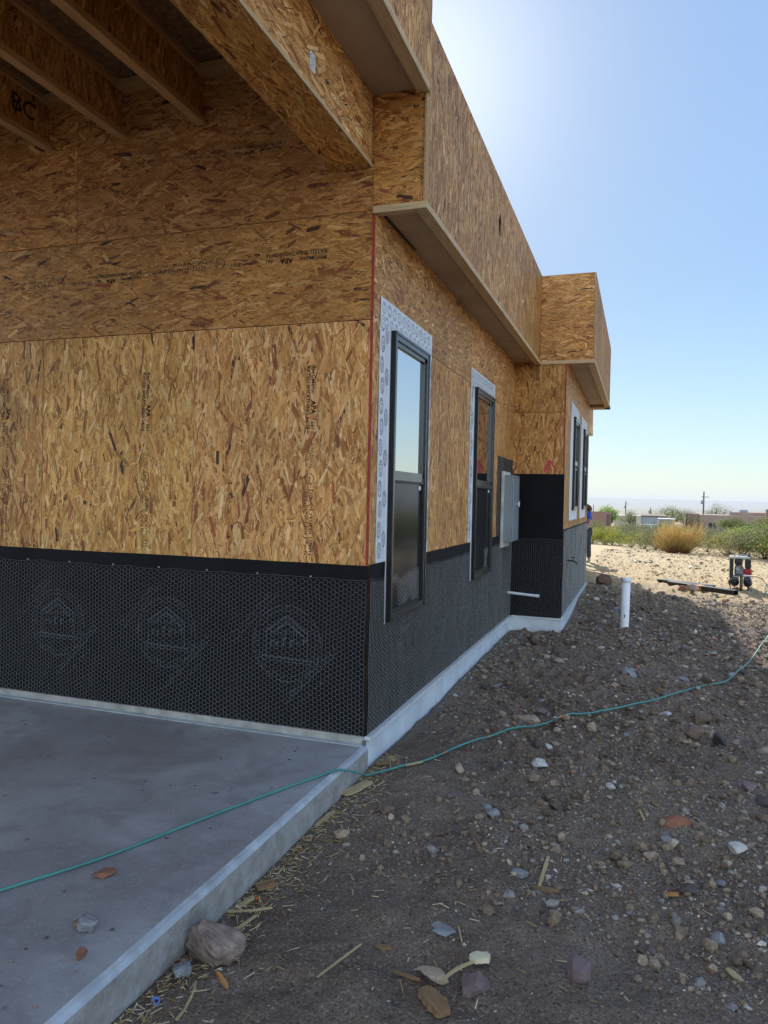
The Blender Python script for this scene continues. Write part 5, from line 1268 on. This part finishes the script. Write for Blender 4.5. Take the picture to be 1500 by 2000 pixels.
def edge_y(x): return 27.5 - 1.75 * (x - 0.3) if x < 6 else 17.5
placed = 0; used = set()
def bear(x, y): return math.degrees(math.atan2(x - 1.5, y + 4.05))
spots = []
while len(spots) < 250:
    d = 22 + 120 * g.random() ** 1.8; bb = g.uniform(-7.5, 13.5); x = 1.5 + d * math.sin(R(bb)); y = -4.05 + d * math.cos(R(bb))
    if y < edge_y(x) + 0.8: continue
    if any(math.hypot(x - a, y - c) < 0.55 + 0.012 * d for a, c, _ in spots): continue
    spots.append((x, y, d))
# a dense front row along the edge of the clearing
for k in range(26):
    x = -2.6 + 0.42 * k + g.normal(0, .15); y = edge_y(x) + g.uniform(0.3, 1.6)
    spots.append((x, y, math.hypot(x - 1.5, y + 4.05)))
for (x, y, d) in spots:
    if math.hypot(x - 2.75, y - 23.1) < 1.3: continue
    left = x < 2.2 + 0.0 * y
    r_ = g.random()
    if d < 36:
        i = (0 if r_ < .7 else 1) if x < 2.2 else ((2 if r_ < .45 else 4 if r_ < .6 else 1) if x > 5.2 else (3 if r_ < .4 else 1 if r_ < .75 else 4))
    else: i = [0, 1, 1, 2, 3, 3, 4][int(r_ * 7)]
    src = bproto[i * 2 + int(g.integers(2))]
    if id(src[0]) in used: o = src[0].copy(); scene.collection.objects.link(o)
    else: o = src[0]; used.add(id(src[0]))
    s = g.uniform(0.7, 1.1) * (0.74 if d < 36 and x < 2.2 else 0.95 if d < 36 else 0.85) * (0.80 if d > 60 else 1.0)
    o.location = (x, y, float(gz(x, y)) - 0.03); o.scale = (s * g.uniform(.9, 1.35), s * g.uniform(.9, 1.35), s * g.uniform(.8, 1.1)); o.rotation_euler = (0, 0, g.uniform(0, 6))
    bb = bear(x, y)
    zx = "left of the dry orange bush" if bb < 0.6 else ("behind the dry orange bush" if bb < 4.2 else ("between the orange bush and the compressor" if bb < 7.6 else "right of the compressor"))
    zd = "in the front row" if d < 34 else ("midway back in the scrub" if d < 75 else "far back near the houses")
    tag(o, f"{src[1]} {zd} {zx}", "bush", f"{src[1]} clumps {zd} {zx}")
for o, nm, i in bproto:
    if id(o) not in used: bpy.data.objects.remove(o)
# orange stemmed bush
def stem_bush(x, y, n, h_, w_, seed):
    g = np.random.default_rng(seed); V_ = []; F_ = []; C = []
    for k in range(n):
        a = g.uniform(0, 2 * np.pi); sp = g.random() ** .6 * w_ / 2; hh = h_ * g.uniform(.35, 1.0) * (0.86 + 0.22 * math.sin(a * 3 + 1) * sp / (w_ / 2)) * (1 - 0.22 * (sp / (w_ / 2)) ** 2)
        dx, dy = math.cos(a) * sp, math.sin(a) * sp; r0 = g.uniform(.0035, .0075)
        pts = [Vector((dx * .30, dy * .30, 0)), Vector((dx * .60 + g.normal(0, .03), dy * .60, hh * .4)), Vector((dx * .88 + g.normal(0, .03), dy * .88, hh * .75)), Vector((dx + g.normal(0, .02), dy + g.normal(0, .02), hh))]
        base = np.array([(0.62, 0.42, 0.17), (0.70, 0.52, 0.22), (0.75, 0.60, 0.28), (0.60, 0.50, 0.22)][int(g.integers(4))])
        for i, p in enumerate(pts):
            r_ = r0 * (1.0, 1.0, 1.3, .5)[i]
            for m_ in range(3):
                t_ = 2 * math.pi * m_ / 3; V_.append((p.x + r_ * math.cos(t_), p.y + r_ * math.sin(t_), p.z)); C.append(np.array((0.36, 0.10, 0.05)) if i == 0 else (base * .8 if i == 1 else base))
        k0 = len(V_) - 12
        for i in range(3):
            for m_ in range(3): F_.append((k0 + i * 3 + m_, k0 + i * 3 + (m_ + 1) % 3, k0 + (i + 1) * 3 + (m_ + 1) % 3, k0 + (i + 1) * 3 + m_))
    o = np_mesh("dry_stem_bush", np.array(V_), [np.array(F_)], M_LEAF, col=np.array(C)); o.location = (x, y, float(gz(x, y)) - .03)
    tag(o, "tall dry orange bush of upright stems at the edge of the track", "bush")
stem_bush(2.72, 22.75, 700, 1.38, 1.95, 3)

# trees further off
def tree(x, y, h_, w_, cs, label, seed, trunk=0.8, n=4200, name="desert_tree", leaf=0.16, hollow=.35, zb=None):
    o = leaf_mesh(name, n, w_, h_, seed, cs, leaf, 24, trunk=trunk, hollow=hollow); o.location = (x, y, float(gz(x, y)) if zb is None else zb)
    return tag(o, label, "tree")
tree(-0.7, 175.9, 4.6, 4.6, G_OLV, "round green tree left of the tan shed in the distance", 61)
tree(6.4, 137, 4.6, 5.6, G_OLV, "broad feathery tree above the dry orange bush", 62)
tree(9.2, 138, 4.3, 4.4, G_DUL, "pale thin tree left of the long adobe house", 63, n=2600)
tree(16.4, 160.3, 6.1, 5.4, G_DUL, "dome-shaped leafy tree behind the long adobe house", 64)
tree(3.43, 165.9, 5.0, 1.0, [(0.03, 0.045, 0.02), (0.04, 0.05, 0.025)], "slim dark cypress behind the tan shed", 65, trunk=0.3, n=2200, name="cypress_tree", leaf=.14)
tree(-3.2, 112, 3.9, 3.4, G_BRT, "light green tree in front of the pinkish house wall", 66)
tree(21.0, 130, 3.0, 5.0, G_OLV, "low green tree in front of the adobe house right end", 67)
tree(14.6, 118, 2.5, 4.0, G_OLV, "spreading green tree in front of the adobe house door", 68)

# ------------------------------------------------------------------ far buildings and poles
M_ADOBE = mat("adobe_stucco", (0.34, 0.235, 0.185), 0.9, var=0.12, scale=0.6); M_ADOBE2 = mat("darker_adobe_stucco", (0.27, 0.17, 0.13), 0.9, var=0.12, scale=0.6)
M_PINKW = mat("pink_brown_stucco", (0.30, 0.165, 0.13), 0.9, var=0.1, scale=0.7); M_SHEDR = mat("grey_metal_roof", (0.30, 0.32, 0.35), 0.5, var=0.1)
M_WIN = glass_mat("far_window_glass", (0.02, 0.025, 0.03), 1.6); M_BEIGE = mat("beige_wall", (0.50, 0.42, 0.33), 0.9, var=0.1, scale=.5); M_WHITE = mat("white_metal", (0.72, 0.72, 0.70), 0.5, var=0.08)
def building(name, loc, label, cat="house"): return empty(name, loc, label, cat)
zb = -4.4
hA = building("adobe_house", (9.5, 145, zb), "long flat-roofed adobe house with dark windows beyond the scrub", "house")
b = MB(); b.bbox(2.4, 15.5, 0, 9, 0, 3.95, 0.12); b.build("main_wall", M_ADOBE, hA)
b = MB(); b.bbox(0.0, 2.38, 0.8, 8, 0, 4.1, 0.12); b.build("side_wing", M_ADOBE2, hA)
b = MB(); b.bbox(8.0, 14.2, 1.5, 8, 3.96, 4.55, 0.1); b.build("roof_step", M_ADOBE, hA)
b = MB(); b.bbox(13.4, 14.0, -.03, 0.6, 3.95, 5.2, 0.05); b.build("chimney", M_ADOBE2, hA)
b = MB(); b.bbox(9.3, 10.7, 2, 3, 4.56, 5.0, 0.05); b.build("roof_cooler", M_SHEDR, hA)
b = MB(); b.bbox(7.5, 8.0, 1.8, 2.4, 3.96, 4.7, 0.03); b.build("roof_vent", M_SHEDR, hA)
for (x0, x1, z0_, z1_) in ((3.9, 5.3, 1.3, 2.5), (5.9, 6.5, 0.6, 2.5), (6.7, 7.2, 0.9, 2.5), (8.0, 8.8, 1.5, 2.4), (9.6, 11.2, 1.6, 2.4), (12.0, 12.8, 1.6, 2.4)):
    b = MB(); b.box(x0, x1, -0.05, 0.02, z0_, z1_); wn = b.build("window", M_WIN, hA)
    b = MB(); b.box(x0 - .06, x0, -0.08, 0.0, z0_ - .06, z1_ + .06); b.box(x1, x1 + .06, -0.08, 0.0, z0_ - .06, z1_ + .06); b.box(x0, x1, -0.08, 0.0, z1_, z1_ + .06); b.box((x0 + x1) / 2 - .03, (x0 + x1) / 2 + .03, -0.07, -.051, z0_, z1_); b.build("frame", M_BEIGE, wn)
hP = building("pink_house", (-6.4, 106, -3.2), "pinkish brown flat-roofed house next to the far wall corner", "house")
b = MB(); b.bbox(0, 3.3, 0, 7, 0, 3.2, 0.08); b.build("wall", M_PINKW, hP)
b = MB(); b.bbox(3.31, 3.75, 2, 6, 0, 3.05, 0.04); b.build("side_wall", M_ADOBE2, hP)
b = MB(); b.bbox(0, 3.3, 0.0, 0.3, 3.2, 3.3, 0.03); b.build("roof_edge", M_ADOBE2, hP)
hS = building("tan_shed", (0.8, 128, -3.9), "tan shed with a dark metal side in the middle distance", "shed")
b = MB(); b.bbox(0, 0.8, 0, 4, 0, 3.2, 0.04); b.build("wall", M_BEIGE, hS)
b = MB(); b.bbox(0.81, 4.6, 0.4, 4, 0, 3.15, 0.04); b.build("metal_side", M_SHEDR, hS)
b = MB(); b.add([(0.7, 0.1, 3.16), (4.8, 0.1, 3.16), (4.8, 4.2, 3.4), (0.7, 4.2, 3.4), (0.7, 0.1, 3.24), (4.8, 0.1, 3.24), (4.8, 4.2, 3.48), (0.7, 4.2, 3.48)], [(0, 3, 2, 1), (4, 5, 6, 7), (0, 1, 5, 4), (1, 2, 6, 5), (2, 3, 7, 6), (3, 0, 4, 7)]); b.build("roof", M_DARK, hS)
hG = building("grey_shed", (4.15, 116, -3.7), "low grey shed with a white roof edge right of the tan shed", "shed")
b = MB(); b.bbox(0, 2.2, 0, 3, 0, 2.75, 0.04); b.build("wall", mat("grey_siding", (0.25, 0.26, 0.25), 0.8), hG)
b = MB(); b.bbox(-0.1, 2.35, -0.1, 3.1, 2.755, 2.85, 0.02); b.build("roof", M_WHITE, hG)
hT = building("white_trailer", (5.2, 121, -4.5), "white camper trailer behind the grey shed", "trailer")
b = MB(); b.bbox(0, 2.4, 0, 2.2, 0.6, 2.95, 0.25); b.build("body", M_WHITE, hT)
b = MB(); b.bbox(0.6, 1.2, -0.03, 0.05, 1.9, 2.4, 0.02); b.build("window", M_WIN, hT)
b = MB(); b.bbox(0.9, 1.5, 0.8, 1.3, 2.96, 3.2, 0.05); b.build("roof_vent", M_WHITE, hT)
hW = building("pale_workshop", (-4.9, 196, -6.5), "long pale building seen above the bushes right of the pinkish house", "building")
b = MB(); b.bbox(0, 6.0, 0, 5, 0, 4.6, 0.05); b.build("wall", M_BEIGE, hW)
b = MB(); b.bbox(-.2, 6.2, -.2, 5.2, 4.61, 4.75, 0.03); b.build("roof", M_WHITE, hW)
def rail(x0, x1, y, z, label):
    b = MB(); b.box(x0, x1, y, y + 0.06, z + 0.9, z + 0.95)
    for xx in np.linspace(x0 + .1, x1 - .1, 4): b.box(xx, xx + .08, y + .02, y + .1, z, z + .9)
    tag(b.build("white_rail_fence", M_WHITE), label, "fence")
rail(-0.5, 3.6, 61, float(gz(1, 61)) - 0.35, "long low white rail among the bushes left of the orange bush")
rail(1.2, 4.6, 66, float(gz(3, 66)) + 0.1, "shorter white rail just above the long one")
def pole(x, y, z1_, label, arm=True, r_=0.13):
    z0_ = float(gz(x, y)) - 0.2; e = empty("utility_pole", (x, y, z0_), label, "utility pole"); H = z1_ - z0_
    b = MB(); b.tube([(0, 0, 0), (0, 0, H)], [r_ * 1.2, r_ * 0.8], 10); b.build("post", mat("weathered_pole", (0.13, 0.11, 0.09), 0.9), e)
    if arm:
        b = MB(); b.box(-0.45, 0.9, -0.16, -0.09, H - 1.05, H - 0.95); b.build("crossarm", M_DARK, e)
        b = MB(); b.lathe([(0, 0.4), (0.2, 0.38), (0.22, 0.3), (0.22, -0.3), (0, -0.34)], (-0.28, -0.25, H - 2.0), 14); b.build("transformer", M_SHEDR, e)
pole(12.7, 148, 3.85, "tall utility pole with a transformer by the long adobe house", r_=0.15)
pole(-3.1, 246, 2.1, "distant utility pole above the bushes right of the pinkish house", r_=0.17)
pole(-16.0, 295, 0.5, "faint far utility pole beside the far wall corner", False, 0.16)

# ------------------------------------------------------------------ haze
HAZE = True
if HAZE:
    b = MB(); b.box(-70000, 70000, -70000, 70000, float(ZZ.min()) - 1.0, 330.0)
    hm = bpy.data.materials.new("valley_haze"); hm.use_nodes = True; t = hm.node_tree
    t.nodes.remove(t.nodes["Principled BSDF"]); pv = t.nodes.new("ShaderNodeVolumePrincipled")
    pv.inputs["Color"].default_value = (0.74, 0.79, 0.84, 1); pv.inputs["Density"].default_value = 0.00005; pv.inputs["Anisotropy"].default_value = 0.0
    out = [q for q in t.nodes if q.type == 'OUTPUT_MATERIAL'][0]; t.links.new(pv.outputs[0], out.inputs["Volume"])
    hb_ = b.build("haze", hm); tag(hb_, "pale blue haze over the valley", "haze", kind="stuff")
